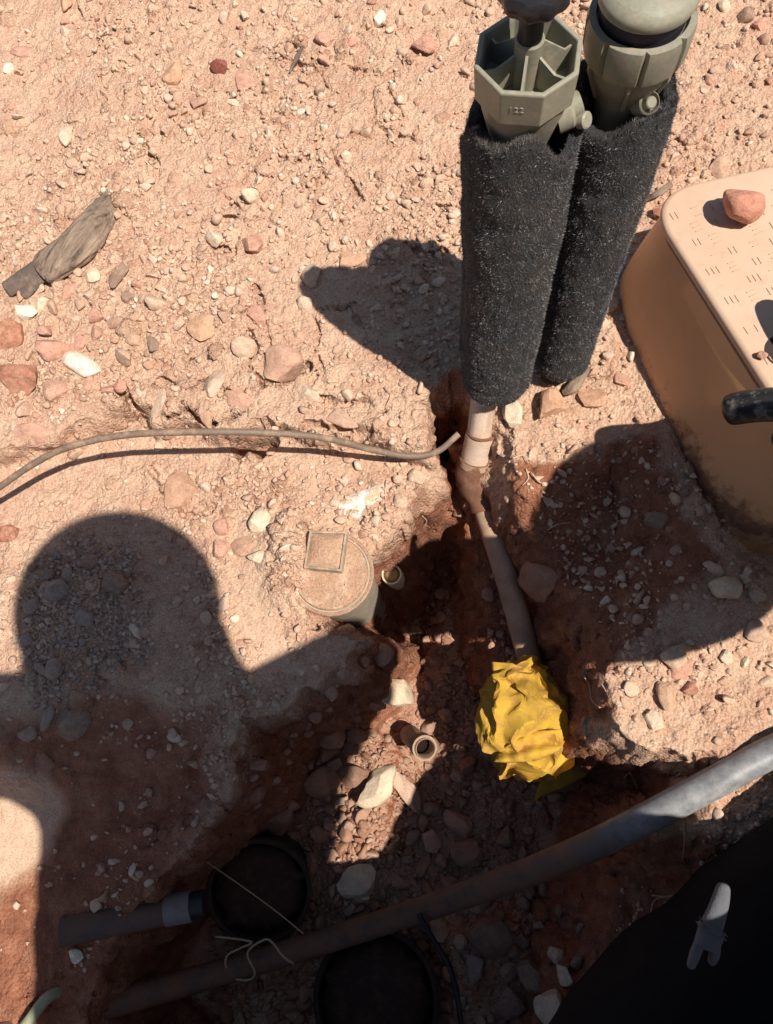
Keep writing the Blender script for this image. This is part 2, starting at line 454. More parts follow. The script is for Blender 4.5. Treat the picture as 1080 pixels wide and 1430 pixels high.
k3, c3_ = crumbs(0.0340, 341, 0.16, 0.46, 0.14 + 0.45 * _pt)
kk = np.maximum(np.maximum(k1, k2), k3)
TINT = np.where(kk < 0.0004, 0.5, np.where(k3 >= kk, c3_, np.where(k2 >= kk, c2_, c1_)))
_gs = np.clip(grit, 0, 1)**2 * (0.45 + 0.55 * (1 - t_pit))
hz = hz + _gs * kk * 0.95
TINT = 0.5 + (TINT - 0.5) * _gs
hz = hz + grit * (broken * 0.0017 + broken2 * 0.0010 + (0.5 - clod) * 0.005) + (1 - grit) * fbm2(X, Y, 0.05, 3, 12) * 0.003
# flaky layered lip around the dried crust
hz = hz + 0.006 * np.round(2.2 * fbm2(X, Y, 0.05, 3, 131)) / 2.2 * grit * sstep(0.06, 0.0, np.abs(Y - 0.42)) * (X < 0.0)

def hat(x, y):
    """height of the ground at world x, y (arrays or numbers)"""
    x, y = np.asarray(x, float), np.asarray(y, float)
    i = np.clip(np.searchsorted(gx, x) - 1, 0, len(gx) - 2); j = np.clip(np.searchsorted(gy, y) - 1, 0, len(gy) - 2)
    fx = np.clip((x - gx[i]) / (gx[i+1] - gx[i]), 0, 1); fy = np.clip((y - gy[j]) / (gy[j+1] - gy[j]), 0, 1)
    return (hz[j, i]*(1-fx) + hz[j, i+1]*fx)*(1-fy) + (hz[j+1, i]*(1-fx) + hz[j+1, i+1]*fx)*fy

def hit(u, v):
    """where the sight line through a pixel of the photograph meets the ground"""
    r = ray(u, v); z = np.linspace(0.08, -0.45, 500)
    t = (z - H) / r[2]; P = CAM + r[None, :] * t[:, None]
    below = P[:, 2] < hat(P[:, 0], P[:, 1])
    k = int(np.argmax(below)) if below.any() else len(z) - 1
    return P[k]

def build_ground():
    ny, nx = X.shape
    # red for moist depth, and painted on where slope and bank lie shaded; normals for pushing the cut walls about
    dzdx = np.gradient(hz, gx, axis=1); dzdy = np.gradient(hz, gy, axis=0)
    nn = np.stack([-dzdx, -dzdy, np.ones_like(hz)], -1); nn /= np.linalg.norm(nn, axis=-1, keepdims=True)
    steep = sstep(0.85, 0.45, nn[..., 2])
    d3 = (vnoise3(X*28, Y*28, hz*28, 3) * 0.6 + vnoise3(X*70, Y*70, hz*70, 4) * 0.35 + vnoise3(X*160, Y*160, hz*160, 8) * 0.18)
    P = np.stack([X, Y, hz], -1) + nn * (d3 * 0.013 * steep)[..., None]
    damp_shade = sstep(-0.05, -0.15, hz) * 0.9 + 0.35 * steep * (hz < -0.01)
    damp_shade = damp_shade - 0.46 * sstep(-0.24, -0.31, hz) * (1 - steep)
    damp_shade = np.maximum(damp_shade, 1.05 * t_bk)  # bank reddened further to paint the red cast of its shade
    bank_red_shade = sstep(0.0, 0.03, -sd_poly(px_poly([(770, 640), (850, 600), (925, 600), (960, 690), (1015, 795), (965, 835), (872, 905), (850, 1010), (700, 1020), (690, 640)], -0.04), X, Y) + rag1 * 0.03)  # red soil deepened as painted shade, up to the box foot
    damp_shade = np.maximum(damp_shade, 0.80 * bank_red_shade)
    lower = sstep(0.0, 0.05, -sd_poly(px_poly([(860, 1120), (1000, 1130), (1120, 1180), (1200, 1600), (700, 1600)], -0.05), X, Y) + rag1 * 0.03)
    damp_shade = np.maximum(damp_shade, 0.85 * lower)
    mud = sstep(0.0, 0.06, -sd_poly(px_poly([(-80, 950), (60, 955), (190, 925), (315, 950), (350, 1010), (330, 1100), (150, 1560), (-80, 1560)], -0.08), X, Y) + rag1 * 0.03)  # mud, darkened further to paint the shade over the slope
    damp_shade = np.maximum(damp_shade, 0.66 * mud)
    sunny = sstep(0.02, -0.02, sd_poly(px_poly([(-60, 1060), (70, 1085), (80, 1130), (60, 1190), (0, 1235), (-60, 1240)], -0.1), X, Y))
    damp_shade = np.clip(np.maximum(damp_shade, 0.74 * t_sl) - 0.8 * sunny * (1 - t_pit), 0, 1)  # slope darkened as if shaded, the sunlit gap kept pale
    me = bpy.data.meshes.new('ground')
    idx = np.arange(ny * nx).reshape(ny, nx)
    quads = np.stack([idx[:-1, :-1], idx[:-1, 1:], idx[1:, 1:], idx[1:, :-1]], -1).reshape(-1, 4)
    me.vertices.add(ny * nx); me.vertices.foreach_set('co', P.reshape(-1).astype(np.float32))
    me.loops.add(quads.size); me.loops.foreach_set('vertex_index', quads.reshape(-1).astype(np.int32))
    me.polygons.add(len(quads)); me.polygons.foreach_set('loop_start', np.arange(0, quads.size, 4, dtype=np.int32))
    me.update(calc_edges=True)
    for nm, arr in (('damp_shade', damp_shade), ('grit', grit), ('tint', TINT)):
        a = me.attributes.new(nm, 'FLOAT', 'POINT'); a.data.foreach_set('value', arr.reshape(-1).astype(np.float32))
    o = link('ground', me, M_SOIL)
    tag(o, 'tan and red gravelly earth with an open trench dug through it', 'ground', kind='structure')
    return np.where(t_pit > 0.5, 1.0, np.minimum(damp_shade, 0.6))
DAMP_SHADE = build_ground()
def damp_shade_at(x, y):
    i = np.clip(np.searchsorted(gx, x) - 1, 0, len(gx) - 2); j = np.clip(np.searchsorted(gy, y) - 1, 0, len(gy) - 2)
    return DAMP_SHADE[j, i]
def normal_at(x, y, e=0.006):
    n_ = Vector((float(hat(x - e, y) - hat(x + e, y)), float(hat(x, y - e) - hat(x, y + e)), 2 * e))
    return n_.normalized()
# ------------------------------------------------------------------ stones
def rock_mesh(name, seed, sub=2, cuts=9, squash=(1, 1, 1), rnd=0.25):
    r_ = random.Random(seed)
    bm = bmesh.new(); bmesh.ops.create_icosphere(bm, subdivisions=sub, radius=1.0)
    planes = []
    for k in range(cuts):
        d = Vector((r_.gauss(0, 1), r_.gauss(0, 1), r_.gauss(0, 1))).normalized()
        planes.append((d, r_.uniform(0.40, 0.80)))
    off = Vector((r_.uniform(-50, 50), r_.uniform(-50, 50), 0))
    for v in bm.verts:
        p = v.co.copy()
        for d, h in planes:
            s = p.dot(d)
            if s > h: p -= d * ((s - h) * (1 - rnd))
        p *= 1 + 0.16 * mnoise.noise(p * 1.2 + off) + 0.07 * mnoise.noise(p * 2.7 + off) + 0.03 * mnoise.noise(p * 6.5 + off)
        v.co = Vector((p.x * squash[0], p.y * squash[1], p.z * squash[2]))
    mx = max(abs(c) for v in bm.verts for c in v.co[:2])
    for v in bm.verts: v.co /= mx
    me = bpy.data.meshes.new(name); bm.to_mesh(me); bm.free()
    me.polygons.foreach_set('use_smooth', np.ones(len(me.polygons), dtype=bool))
    me.set_sharp_from_angle(angle=math.radians(24))
    return me

ROCKS = []
for k in range(18):
    rr = random.Random(100 + k)
    ROCKS.append(rock_mesh('stone', 100 + k, 3, rr.randint(6, 12), (1, rr.uniform(0.62, 0.98), rr.uniform(0.5, 0.8)), rr.choice([0.0, 0.05, 0.15])))
ROUND = [rock_mesh('stone', 300 + k, 3, 8, (1, random.uniform(0.75, 0.98), random.uniform(0.6, 0.85)), 0.3) for k in range(9)]
FLAT = [rock_mesh('stone', 400 + k, 3, 10, (1, random.uniform(0.6, 0.9), 0.30), 0.1) for k in range(5)]
_mesh_mat = {}
def with_mat(me, mat):
    key = (me.name, mat.name)
    if key not in _mesh_mat:
        c = me.copy(); c.materials.clear(); c.materials.append(mat); c.name = 'stone'; _mesh_mat[key] = c
    return _mesh_mat[key]

ZMAX = {}
TAKEN = []      # (x, y, r) of every stone put down so far
def put_stone(pos, rx, ry, rz, ang, me, mat, label, group=None, tilt=0.25, sink=0.35, name='stone'):
    o = bpy.data.objects.new(name, with_mat(me, mat)); COL.objects.link(o)
    n_ = normal_at(pos[0], pos[1], max(0.006, rx * 0.7))
    n_ = (n_ * 0.7 + Vector((0, 0, 0.5))).normalized()
    q = n_.to_track_quat('Z', 'Y') @ Vector((0, 0, 1)).rotation_difference(Vector((random.uniform(-tilt, tilt), random.uniform(-tilt, tilt), 1)).normalized())
    M = q.to_matrix().to_4x4() @ Matrix.Rotation(ang, 4, 'Z')
    zmax = ZMAX.setdefault(me.name, max(v.co.z for v in me.vertices))
    o.matrix_world = Matrix.Translation(Vector(pos) + n_ * rz * zmax * (1 - 2 * sink)) @ M @ Matrix.Diagonal((rx, ry, rz, 1))
    tag(o, label, 'stone', group)
    TAKEN.append((pos[0], pos[1], max(rx, ry)))
    return o

def stone_px(u, v, w, h, mat, label, kind='rock', ang=None, group=None, sink=0.33, seed=None, thick=1.0):
    """a stone whose outline is about w x h pixels of the photograph, centred on pixel u, v"""
    p = hit(u, v + h * 0.1); s = depth(p) / F
    pool = {'rock': ROCKS, 'round': ROUND, 'flat': FLAT}[kind]
    i = (int(u * 7 + v * 13) if seed is None else seed) % len(pool)
    me = pool[i]
    ys = max(abs(vv.co.y) for vv in me.vertices)
    a = 0.0 if ang is None else ang
    rx, ry = w / 2 * s, h / 2 * s / ys
    return put_stone(p, rx, ry, min(rx, ry * ys) * 1.1 * thick, a, me, mat, label, group, 0.12, sink)

R_ = math.radians
S = stone_px
S(115, 510, 68, 36, M_WHITE, 'flat white pebble lying beside the big red cobble at the left edge', 'round', R_(4), seed=1, thick=.8)
S(37, 433, 40, 26, M_WHITE, 'white chip of stone touching the lower end of the bark', 'rock', R_(-38), seed=3)
S(350, 274, 25, 25, M_CREAM, 'small round cream pebble above the cream stone of its pair', 'round')
S(302, 331, 32, 25, M_CREAM, 'oval cream stone beside the tan block left of the valve shadow', 'round', seed=2)
S(354, 340, 46, 40, M_PINK, 'dusty tan block right of the oval cream stone', 'rock', seed=5)
S(90, 186, 46, 26, M_CREAM, 'pale wedge-shaped stone on the upper left gravel', 'flat', R_(10), seed=2)
S(13, 96, 17, 15, M_WHITE, 'small white pebble at the left edge near the top', 'round')
S(92, 5, 34, 20, M_ORANGE, 'orange stone cut by the top edge near the left corner', 'round')
S(32, 70, 36, 22, M_PINK, 'reddish flat stone near the upper left corner', 'flat', seed=1)
S(62, 92, 24, 18, M_PINK, 'small pink stone below the reddish flat one in the upper left', 'rock')
S(246, 100, 30, 40, M_ORANGE, 'upright orange stone left of the dark red pebble', 'rock', seed=8, sink=.25)
S(308, 95, 26, 24, M_DARKRED, 'dark red rounded pebble on the sunlit upper ground', 'round', sink=.25)
S(343, 111, 44, 30, M_PINK, 'flat pink stone right of the dark red pebble', 'flat', seed=3)
S(277, 144, 30, 20, M_TAN, 'half-buried tan stone below the upright orange one', 'rock')
S(327, 143, 26, 12, M_CREAM, 'thin pale sliver of stone below the flat pink one', 'flat')
S(483, 217, 15, 19, M_CREAM, 'tiny cream pebble alone on dust left of the felt sleeves', 'round')
S(530, 26, 18, 26, M_WHITE, 'white chip of stone by the top edge left of the valves', 'rock')
S(592, 64, 38, 32, M_PINK, 'rusty pink stone by the top left of the octagonal valve', 'rock', seed=2)
S(452, 56, 26, 22, M_PINK, 'knobbly pink stone above the dark twig', 'rock', seed=9)
S(403, 66, 18, 18, M_TAN, 'tan pebble just left above the dark twig', 'rock')
S(30, 527, 62, 58, M_RED, 'big red cobble at the left edge below the bark', 'rock', R_(20), seed=4, sink=.28)
S(14, 465, 50, 56, M_RED, 'rough brownish red stone at the left edge above the big cobble', 'rock', seed=6)
S(76, 488, 46, 38, M_PINK, 'rounded pinkish stone directly above the flat white pebble', 'round', seed=0)
S(110, 478, 40, 30, M_PINK, 'flat pink slab behind the flat white pebble', 'flat', R_(-25), seed=0)
S(168, 381, 26, 44, M_BROWN, 'brown tilted stone standing right of the bark', 'rock', R_(18), seed=10, sink=.25)
S(97, 405, 38, 26, M_PINK, 'pinkish stone just below the middle of the bark', 'rock', R_(-8), seed=1)
S(131, 385, 30, 22, M_CREAM, 'cream stone tucked against the lower right side of the bark', 'rock', seed=12)
S(60, 426, 26, 18, M_CREAM, 'greyish cream pebble below the white chip of stone', 'round')
S(280, 457, 40, 46, M_ORANGE, 'tilted orange slab alone on dust left of the valve shadow', 'flat', R_(-35), seed=4, sink=.15)
S(178, 412, 26, 20, M_BROWN, 'small brown stone below the brown tilted one', 'rock')
S(80, 540, 44, 34, M_PINK, 'pink pointed stone below the flat white pebble', 'rock', seed=7)
S(126, 535, 32, 16, M_PINK, 'thin pink stone under the edge of the flat white pebble', 'flat', seed=2)
S(216, 480, 34, 18, M_BROWN, 'dull brown flake on dust right of the white pebble', 'flat', R_(-30))
S(393, 505, 66, 58, M_TAN, 'large tan chalky block at the broken edge of the crust', 'rock', seed=11, sink=.45)
S(340, 480, 36, 40, M_TAN, 'tan block left of the large tan chalky one', 'rock', seed=13, sink=.45)
S(360, 440, 30, 34, M_PINK, 'pinkish angular stone above the large tan chalky block', 'rock', seed=14)
S(492, 362, 44, 30, M_ORANGE, 'orange flat stone half inside the top of the valve shadow', 'flat', seed=3)
S(437, 385, 34, 30, M_TAN, 'tan stone lying at the left tip of the valve shadow', 'rock', seed=2)
S(425, 425, 26, 26, M_TAN, 'tan rounded stone below the left tip of the valve shadow', 'round')
S(46, 604, 60, 36, M_PINK, 'flat dusty pink stone above the cable near the left edge', 'flat', seed=1, thick=.8)
S(12, 742, 36, 30, M_RED, 'red stone at the left edge below the cable shadow', 'rock', seed=0)
S(108, 696, 30, 18, M_PINK, 'pink flake below the cable shadow at left', 'flat')
S(366, 727, 36, 34, M_CREAM, 'round cream stone above left of the square plug', 'round', seed=4)
S(362, 776, 24, 34, M_CREAM, 'pale oblong stone left of the square plug', 'rock')
S(309, 765, 28, 28, M_PINK, 'pink rounded stone edged by a crack beside the head shadow', 'round')
S(338, 760, 34, 40, M_TAN, 'tan slab between the pink stone and the pale oblong one', 'flat')
S(312, 733, 26, 26, M_PINK, 'pinkish block above the pink rounded stone by the head shadow', 'rock')
S(250, 672, 66, 60, M_TAN, 'broad flat slab of crust below the cable shadow', 'flat', R_(-30), seed=2, sink=.42)
S(222, 566, 54, 26, M_TAN, 'flat slab of dried crust overhanging the left end of the crack', 'flat', R_(-8), seed=0, sink=.2)
S(286, 574, 60, 24, M_TAN, 'long slab of dried crust over the middle of the crack', 'flat', R_(6), seed=2, sink=.2)
S(338, 560, 46, 30, M_PINK, 'pinkish slab of crust at the right end of the crack', 'flat', R_(-15), seed=4, sink=.2)
S(300, 530, 50, 34, M_TAN, 'broad crust plate just above the crack', 'flat', R_(20), seed=1, sink=.35)
S(432, 548, 44, 30, M_TAN, 'tan crust lump right of the large tan chalky block', 'rock', seed=5, sink=.45)
S(478, 585, 52, 26, M_TAN, 'tan crust slab above the right part of the cable', 'flat', R_(-5), seed=3, sink=.25)
S(584, 664, 30, 26, M_TAN, 'crumbly tan lump on the trench edge below the cable tip', 'rock', seed=7, sink=.3)
S(560, 700, 26, 20, M_TAN, 'tan lump on the trench edge right of the white plaster', 'rock', seed=12, sink=.3)
# right-hand side
S(1005, 232, 46, 28, M_TAN, 'tan stone at the top corner of the plastic box', 'rock', seed=6)
S(1040, 22, 26, 24, M_BROWN, 'brownish round stone in the upper right corner', 'round')
S(1012, 8, 20, 22, M_CREAM, 'pale stone at the top edge in the upper right corner', 'round')
S(1060, 36, 26, 22, M_PINK, 'rusty stone at the right edge below the upper right corner', 'rock')
S(1012, 822, 44, 38, M_CREAM, 'pale rounded stone at the lower edge of the plastic box', 'round', seed=1, sink=.2)
S(1055, 878, 36, 32, M_TAN, 'tan stone near the right edge below the plastic box', 'round', seed=3, sink=.2)
S(940, 912, 40, 36, M_TAN, 'tan rounded stone at the tip of the shade on the right bank', 'round', seed=5, sink=.2)
S(954, 935, 42, 28, M_PINK, 'flat pinkish stone in the middle of the sunlit right bank', 'flat', seed=0, sink=.2)
S(930, 968, 26, 46, M_TAN, 'upright tan stone casting a shade on the right bank', 'rock', seed=15, sink=.15)
S(1014, 915, 20, 20, M_CREAM, 'small cream pebble alone on the dust of the right bank', 'round', sink=.15)
S(962, 960, 20, 24, M_RED, 'small red stone on the sunlit right bank', 'rock')
S(912, 1006, 30, 32, M_CREAM, 'pale crumbly stone near the lower edge of the right bank', 'rock', seed=3)
S(767, 566, 46, 48, M_ORANGE, 'pointed orange rock below the gap between the felt sleeves', 'rock', R_(25), seed=4, sink=.2)
S(828, 556, 34, 40, M_ORANGE, 'orange rock at the foot of the right-hand felt sleeve', 'rock', seed=9)
S(714, 574, 44, 34, M_CREAM, 'pale lumpy rock directly below the left-hand felt sleeve', 'rock', seed=16, sink=.3)
S(868, 530, 30, 28, M_PINK, 'pinkish stone in the shade of the plastic box', 'rock')
S(850, 420, 26, 34, M_TAN, 'tan stone between the right felt sleeve and the box', 'rock')
S(928, 296, 46, 40, M_RED, 'rusty stone wedged against the top corner of the box', 'rock', R_(40), seed=5)
S(915, 720, 30, 34, M_BROWN, 'upright brown stone in shade on the bank below the box', 'rock', seed=10)
S(760, 800, 70, 74, M_PIT, 'large reddish stone stuck in the trench wall right of the pipe', 'rock', seed=13, sink=.5)
# under the head-shaped shadow
S(78, 822, 34, 40, M_GREY, 'pear-shaped grey pebble under the head shadow', 'round', R_(-60), seed=2, sink=.2)
S(165, 816, 38, 36, M_BROWN, 'large brown rounded stone under the head shadow', 'round', seed=1, sink=.25)
S(122, 860, 32, 26, M_GREY, 'grey stone in the middle of the pebbles under the head shadow', 'round', sink=.2)
S(47, 842, 22, 28, M_GREY, 'small grey pebble at the left side of the head shadow', 'round', sink=.2)
S(82, 930, 32, 30, M_GREY, 'smooth grey pebble low in the head shadow', 'round', sink=.2)
S(192, 880, 28, 14, M_CREAM, 'thin pale pebble right of the middle of the head shadow', 'round', sink=.2)
S(128, 782, 26, 24, M_BROWN, 'brown pebble near the top of the head shadow', 'round')
S(102, 1005, 56, 48, M_BROWN, 'broad brown stone in the neck of the head shadow', 'rock', seed=12)
S(70, 996, 16, 46, M_GREY, 'long thin pebble beside the broad brown stone', 'round', R_(-30), sink=.2)
S(43, 1020, 28, 24, M_GREY, 'small oval stone left of the broad brown stone', 'round', sink=.2)
S(58, 1058, 46, 36, M_PIT, 'reddish flat stone below the broad brown one', 'flat')
# pit floor
S(497, 1015, 34, 32, M_PIT, 'round reddish cobble above the sunlit block in the pit', 'round', seed=0, sink=.15)
S(464, 1023, 40, 32, M_PIT, 'oval reddish cobble left of the round one in the pit', 'round', R_(-10), seed=3, sink=.15)
S(528, 1088, 48, 76, M_CREAM, 'cream block of stone in the sunlit strip of the pit', 'rock', R_(4), seed=7, sink=.2)
S(566, 1092, 28, 74, M_TAN, 'narrow upright slab right of the cream block in the pit', 'rock', R_(-6), seed=2, sink=.1)
S(498, 1076, 34, 56, M_PIT, 'reddish upright stone left of the cream block in the pit', 'rock', seed=5, sink=.1)
S(436, 1086, 48, 46, M_PIT, 'square reddish stone by the left wall of the pit floor', 'rock', seed=8, sink=.1)
S(388, 1136, 56, 44, M_PIT, 'broad reddish slab at the left foot of the pit wall', 'rock', seed=11, sink=.15)
S(460, 1085, 32, 44, M_PIT, 'red upright stone right of the square reddish one', 'rock', seed=16, sink=.1)
S(645, 1145, 36, 60, M_TAN, 'long tan stone on the shaded pit floor below the yellow bag', 'rock', R_(-25), seed=1, sink=.1)
S(605, 1166, 34, 34, M_PINK, 'pinkish stone right of the sunlit strip in the pit', 'rock', seed=3, sink=.1)
S(655, 1186, 40, 44, M_PIT, 'reddish stone below the long tan one on the pit floor', 'rock', seed=9, sink=.1)
S(592, 1205, 18, 40, M_PIT, 'narrow upright reddish stone above the black pipe', 'rock', seed=6, sink=.05)
S(560, 1228, 22, 32, M_PIT, 'blocky reddish stone against the upper side of the black pipe', 'rock', seed=4, sink=.05)
S(515, 975, 20, 60, M_PIT, 'thin standing sliver of rock above the round cobble', 'rock', R_(20), seed=10, sink=.1)
S(547, 960, 48, 76, M_CREAM, 'crumbly pale lump in the upper sunlit patch of the pit', 'rock', R_(-12), seed=0, sink=.3)
S(500, 1222, 60, 50, M_CREAM, 'pale broken lump at the lower end of the sunlit strip', 'rock', seed=17, sink=.35)
S(506, 1248, 22, 18, M_CREAM, 'white pebble at the very end of the sunlit strip', 'round', sink=.1)
S(684, 1306, 62, 56, M_BROWN, 'large smooth brown cobble below the black pipe', 'round', seed=4, sink=.1)
S(672, 1258, 40, 30, M_TAN, 'tan block between the black pipe and the large smooth cobble', 'rock', seed=5, sink=.1)
S(708, 1242, 26, 32, M_PIT, 'brown block touching the lower side of the black pipe', 'rock', seed=8, sink=.1)
S(736, 1240, 22, 28, M_PIT, 'small squared stone right of the brown block by the pipe', 'rock', seed=2, sink=.1)
S(618, 1288, 38, 34, M_PIT, 'reddish stone left of the large smooth cobble', 'rock', seed=3, sink=.1)
S(662, 1346, 46, 28, M_GREY, 'greyish flat-topped stone below the large smooth cobble', 'rock', seed=11, sink=.1)
S(708, 1352, 26, 34, M_PIT, 'red-tipped stone right of the greyish flat-topped one', 'round', seed=2, sink=.1)
S(746, 1356, 42, 48, M_BROWN, 'olive brown block left of the lit stone at the bottom', 'rock', seed=14, sink=.1)
S(716, 1392, 40, 44, M_BROWN, 'rounded brown stone at the bottom of the dark heap', 'round', seed=5, sink=.1)
S(780, 1332, 26, 30, M_CREAM, 'pale lit stone at the top of the small bright patch', 'rock', seed=1, sink=.2)
S(790, 1360, 24, 34, M_CREAM, 'pale lit stone in the middle of the small bright patch', 'rock', seed=6, sink=.2)
S(780, 1402, 46, 52, M_CREAM, 'bright angular stone at the bottom edge by the dark leg', 'rock', R_(20), seed=9, sink=.2)
S(521, 1304, 11, 12, M_WHITE, 'tiny white pebble under the black pipe', 'round', sink=.1)
S(107, 1331, 20, 24, M_WHITE, 'small bluish white pebble in the dark below the grey pipe', 'round', sink=.1)
N_NAMED = len(TAKEN)

# the rest of the countable stones, by the places they lie in
def inpoly(poly, u, v):
    c = False; n = len(poly)
    for i in range(n):
        (x0, y0), (x1, y1) = poly[i], poly[(i+1) % n]
        if (y0 > v) != (y1 > v) and u < (v - y0) / (y1 - y0) * (x1 - x0) + x0: c = not c
    return c

LOOSE = []      # (object, u, v, words) of the smaller countable stones, labelled below by what they lie next to
COLOUR = {'tan_stone': 'tan', 'pit_stone': 'reddish', 'brown_stone': 'brown', 'grey_stone': 'greyish', 'pink_stone': 'pinkish', 'cream_stone': 'cream', 'white_stone': 'white'}
def scatter(poly, count, size, mats, label, group, pools, tries=40, sink=0.25, gap=0.8):
    us, vs = [p[0] for p in poly], [p[1] for p in poly]
    n = 0
    sizes = sorted([size[0] + (size[1] - size[0]) * random.random()**2.2 for _ in range(count)], reverse=True)
    for w in sizes:
        for t in range(tries):
            u, v = random.uniform(min(us), max(us)), random.uniform(min(vs), max(vs))
            if not inpoly(poly, u, v): continue
            p = hit(u, v); s = depth(p) / F; r = w / 2 * s
            if any((p[0]-a)**2 + (p[1]-b)**2 < (gap * (r + c))**2 for a, b, c in TAKEN): continue
            pool = random.choice(pools); me = random.choice(pool); mat = random.choice(mats)
            o = put_stone(p, r, r * random.uniform(0.75, 1.0), r * random.uniform(0.8, 1.1), random.uniform(0, 6.28), me, mat, label, group, 0.4, sink)
            kind = ('round pebble' if pool is ROUND else 'angular pebble') if w < 17 else ('round stone' if pool is ROUND else 'angular stone')
            LOOSE.append((o, u, v, COLOUR[mat.name] + ' ' + kind))
            n += 1
            break
    return n

LANDMARKS = [(115, 510, 'the flat white pebble'), (30, 527, 'the big red cobble'), (80, 360, 'the bark'), (308, 95, 'the dark red pebble'), (246, 100, 'the upright orange stone'), (415, 85, 'the dark twig'),
             (302, 331, 'the oval cream stone'), (90, 186, 'the pale wedge-shaped stone'), (592, 64, 'the rusty pink stone'), (168, 381, 'the brown tilted stone'), (1030, 285, 'the rock on the lid'), (1012, 822, 'the pale rounded stone by the box'),
             (930, 968, 'the upright stone on the bank'), (954, 935, 'the flat stone on the bank'), (1014, 915, 'the lone cream pebble'), (915, 720, 'the upright stone in shade'), (78, 822, 'the pear-shaped pebble'), (165, 816, 'the large brown rounded stone'),
             (122, 860, 'the middle grey stone'), (82, 930, 'the smooth grey pebble'), (102, 1005, 'the broad brown stone'), (497, 1015, 'the round reddish cobble'), (436, 1086, 'the square reddish stone'), (388, 1136, 'the broad reddish slab'),
             (528, 1088, 'the sunlit cream block'), (645, 1145, 'the long tan stone'), (605, 1166, 'the pinkish pit stone'), (592, 1045, 'the open pipe stub'), (547, 960, 'the upper sunlit lump'), (500, 1222, 'the pale broken lump'), (740, 1010, 'the yellow bag'),
             (684, 1306, 'the large smooth cobble'), (746, 1356, 'the olive brown block'), (662, 1346, 'the flat-topped grey stone'), (672, 1258, 'the tan block by the pipe'), (716, 1392, 'the rounded bottom stone'), (350, 274, 'the small round cream pebble'),
             (865, 430, 'the leftmost edge of the box'), (38, 433, 'the white chip by the bark'), (483, 217, 'the tiny cream pebble'), (13, 96, 'the small white edge pebble'), (92, 5, 'the orange corner stone')]
def label_loose():
    byword = {}
    for o, u, v, w in LOOSE:
        k = min(LANDMARKS, key=lambda L: (L[0]-u)**2 + (L[1]-v)**2)
        du, dv = u - k[0], v - k[1]
        a = math.degrees(math.atan2(-dv, du)) % 360
        d = ['right of', 'above right of', 'above', 'above left of', 'left of', 'below left of', 'below', 'below right of'][int((a + 22.5) // 45) % 8]
        byword.setdefault((w, d, k[2]), []).append((du*du + dv*dv, o))
    ranks = ['nearest ', 'second nearest ', 'third nearest ', 'fourth nearest ', 'fifth nearest ', 'sixth nearest ']
    for (w, d, k), lst in byword.items():
        lst.sort(key=lambda t: t[0])
        for i, (_, o) in enumerate(lst):
            o['label'] = (ranks[min(i, 5)] if len(lst) > 1 else '') + w + ' ' + d + ' ' + k

PF1 = [(345, 1080), (420, 1000), (480, 930), (530, 905), (560, 960), (520, 1060), (470, 1130), (450, 1230), (430, 1290), (380, 1200), (340, 1150)]
PF2 = [(560, 930), (620, 900), (650, 1000), (690, 1110), (720, 1180), (640, 1240), (520, 1265), (560, 1180), (580, 1060)]
HEAP = [(590, 1300), (760, 1235), (830, 1300), (800, 1420), (600, 1430)]
HEAD = [(40, 790), (110, 752), (180, 770), (200, 850), (200, 920), (130, 950), (60, 1000), (30, 930)]
scatter(PF1, 52, (14, 36), [M_PIT], 'reddish cobble in the heap left of the sunlit strip on the pit floor', 'cobbles left of the sunlit strip in the pit', [ROUND, ROCKS], gap=0.62, sink=.12)
scatter(PF2, 36, (13, 34), [M_PIT, M_PIT, M_BROWN], 'reddish brown stone on the pit floor between the sunlit strip and the yellow bag', 'stones right of the sunlit strip in the pit', [ROCKS, ROUND], gap=0.66, sink=.12)
scatter(HEAP, 20, (14, 34), [M_PIT, M_BROWN, M_GREY], 'dark brown stone in the heap below the black pipe', 'stones in the dark heap below the black pipe', [ROCKS, ROUND], gap=0.7, sink=.1)
scatter(HEAD, 22, (11, 24), [M_GREY, M_BROWN, M_GREY], 'greyish pebble among the loose pebbles under the head shadow', 'pebbles under the head shadow', [ROUND], gap=0.7, sink=.18)
scatter([(0, 380), (120, 400), (230, 390), (260, 480), (150, 560), (0, 600)], 34, (13, 36), [M_TAN, M_PINK, M_TAN], 'tan stone in the patch of stones below the bark at left', 'stones below the bark', [ROCKS, ROUND])
scatter([(800, 480), (880, 480), (910, 640), (960, 760), (900, 800), (840, 680)], 9, (11, 22), [M_PIT, M_BROWN], 'brown pebble on the shaded bank along the foot of the box', 'pebbles on the shaded bank by the box', [ROUND, ROCKS])
scatter([(860, 930), (980, 800), (1080, 840), (1080, 1020), (900, 1040)], 10, (9, 18), [M_TAN, M_CREAM], 'small tan stone on the sunlit bank between box and black pipe', 'stones on the sunlit right bank', [ROCKS, ROUND])
scatter([(0, 0), (640, 0), (640, 330), (430, 340), (200, 330), (0, 280)], 22, (11, 24), [M_TAN, M_PINK, M_CREAM], 'small tan stone lying loose on the sunlit gravel above the bark', 'stones on the sunlit upper ground', [ROCKS, ROUND])
scatter([(960, 50), (1080, 50), (1080, 210), (950, 250)], 6, (10, 20), [M_TAN, M_PINK], 'small tan stone on the gravel above the plastic box', 'stones above the box', [ROCKS, ROUND])

label_loose()

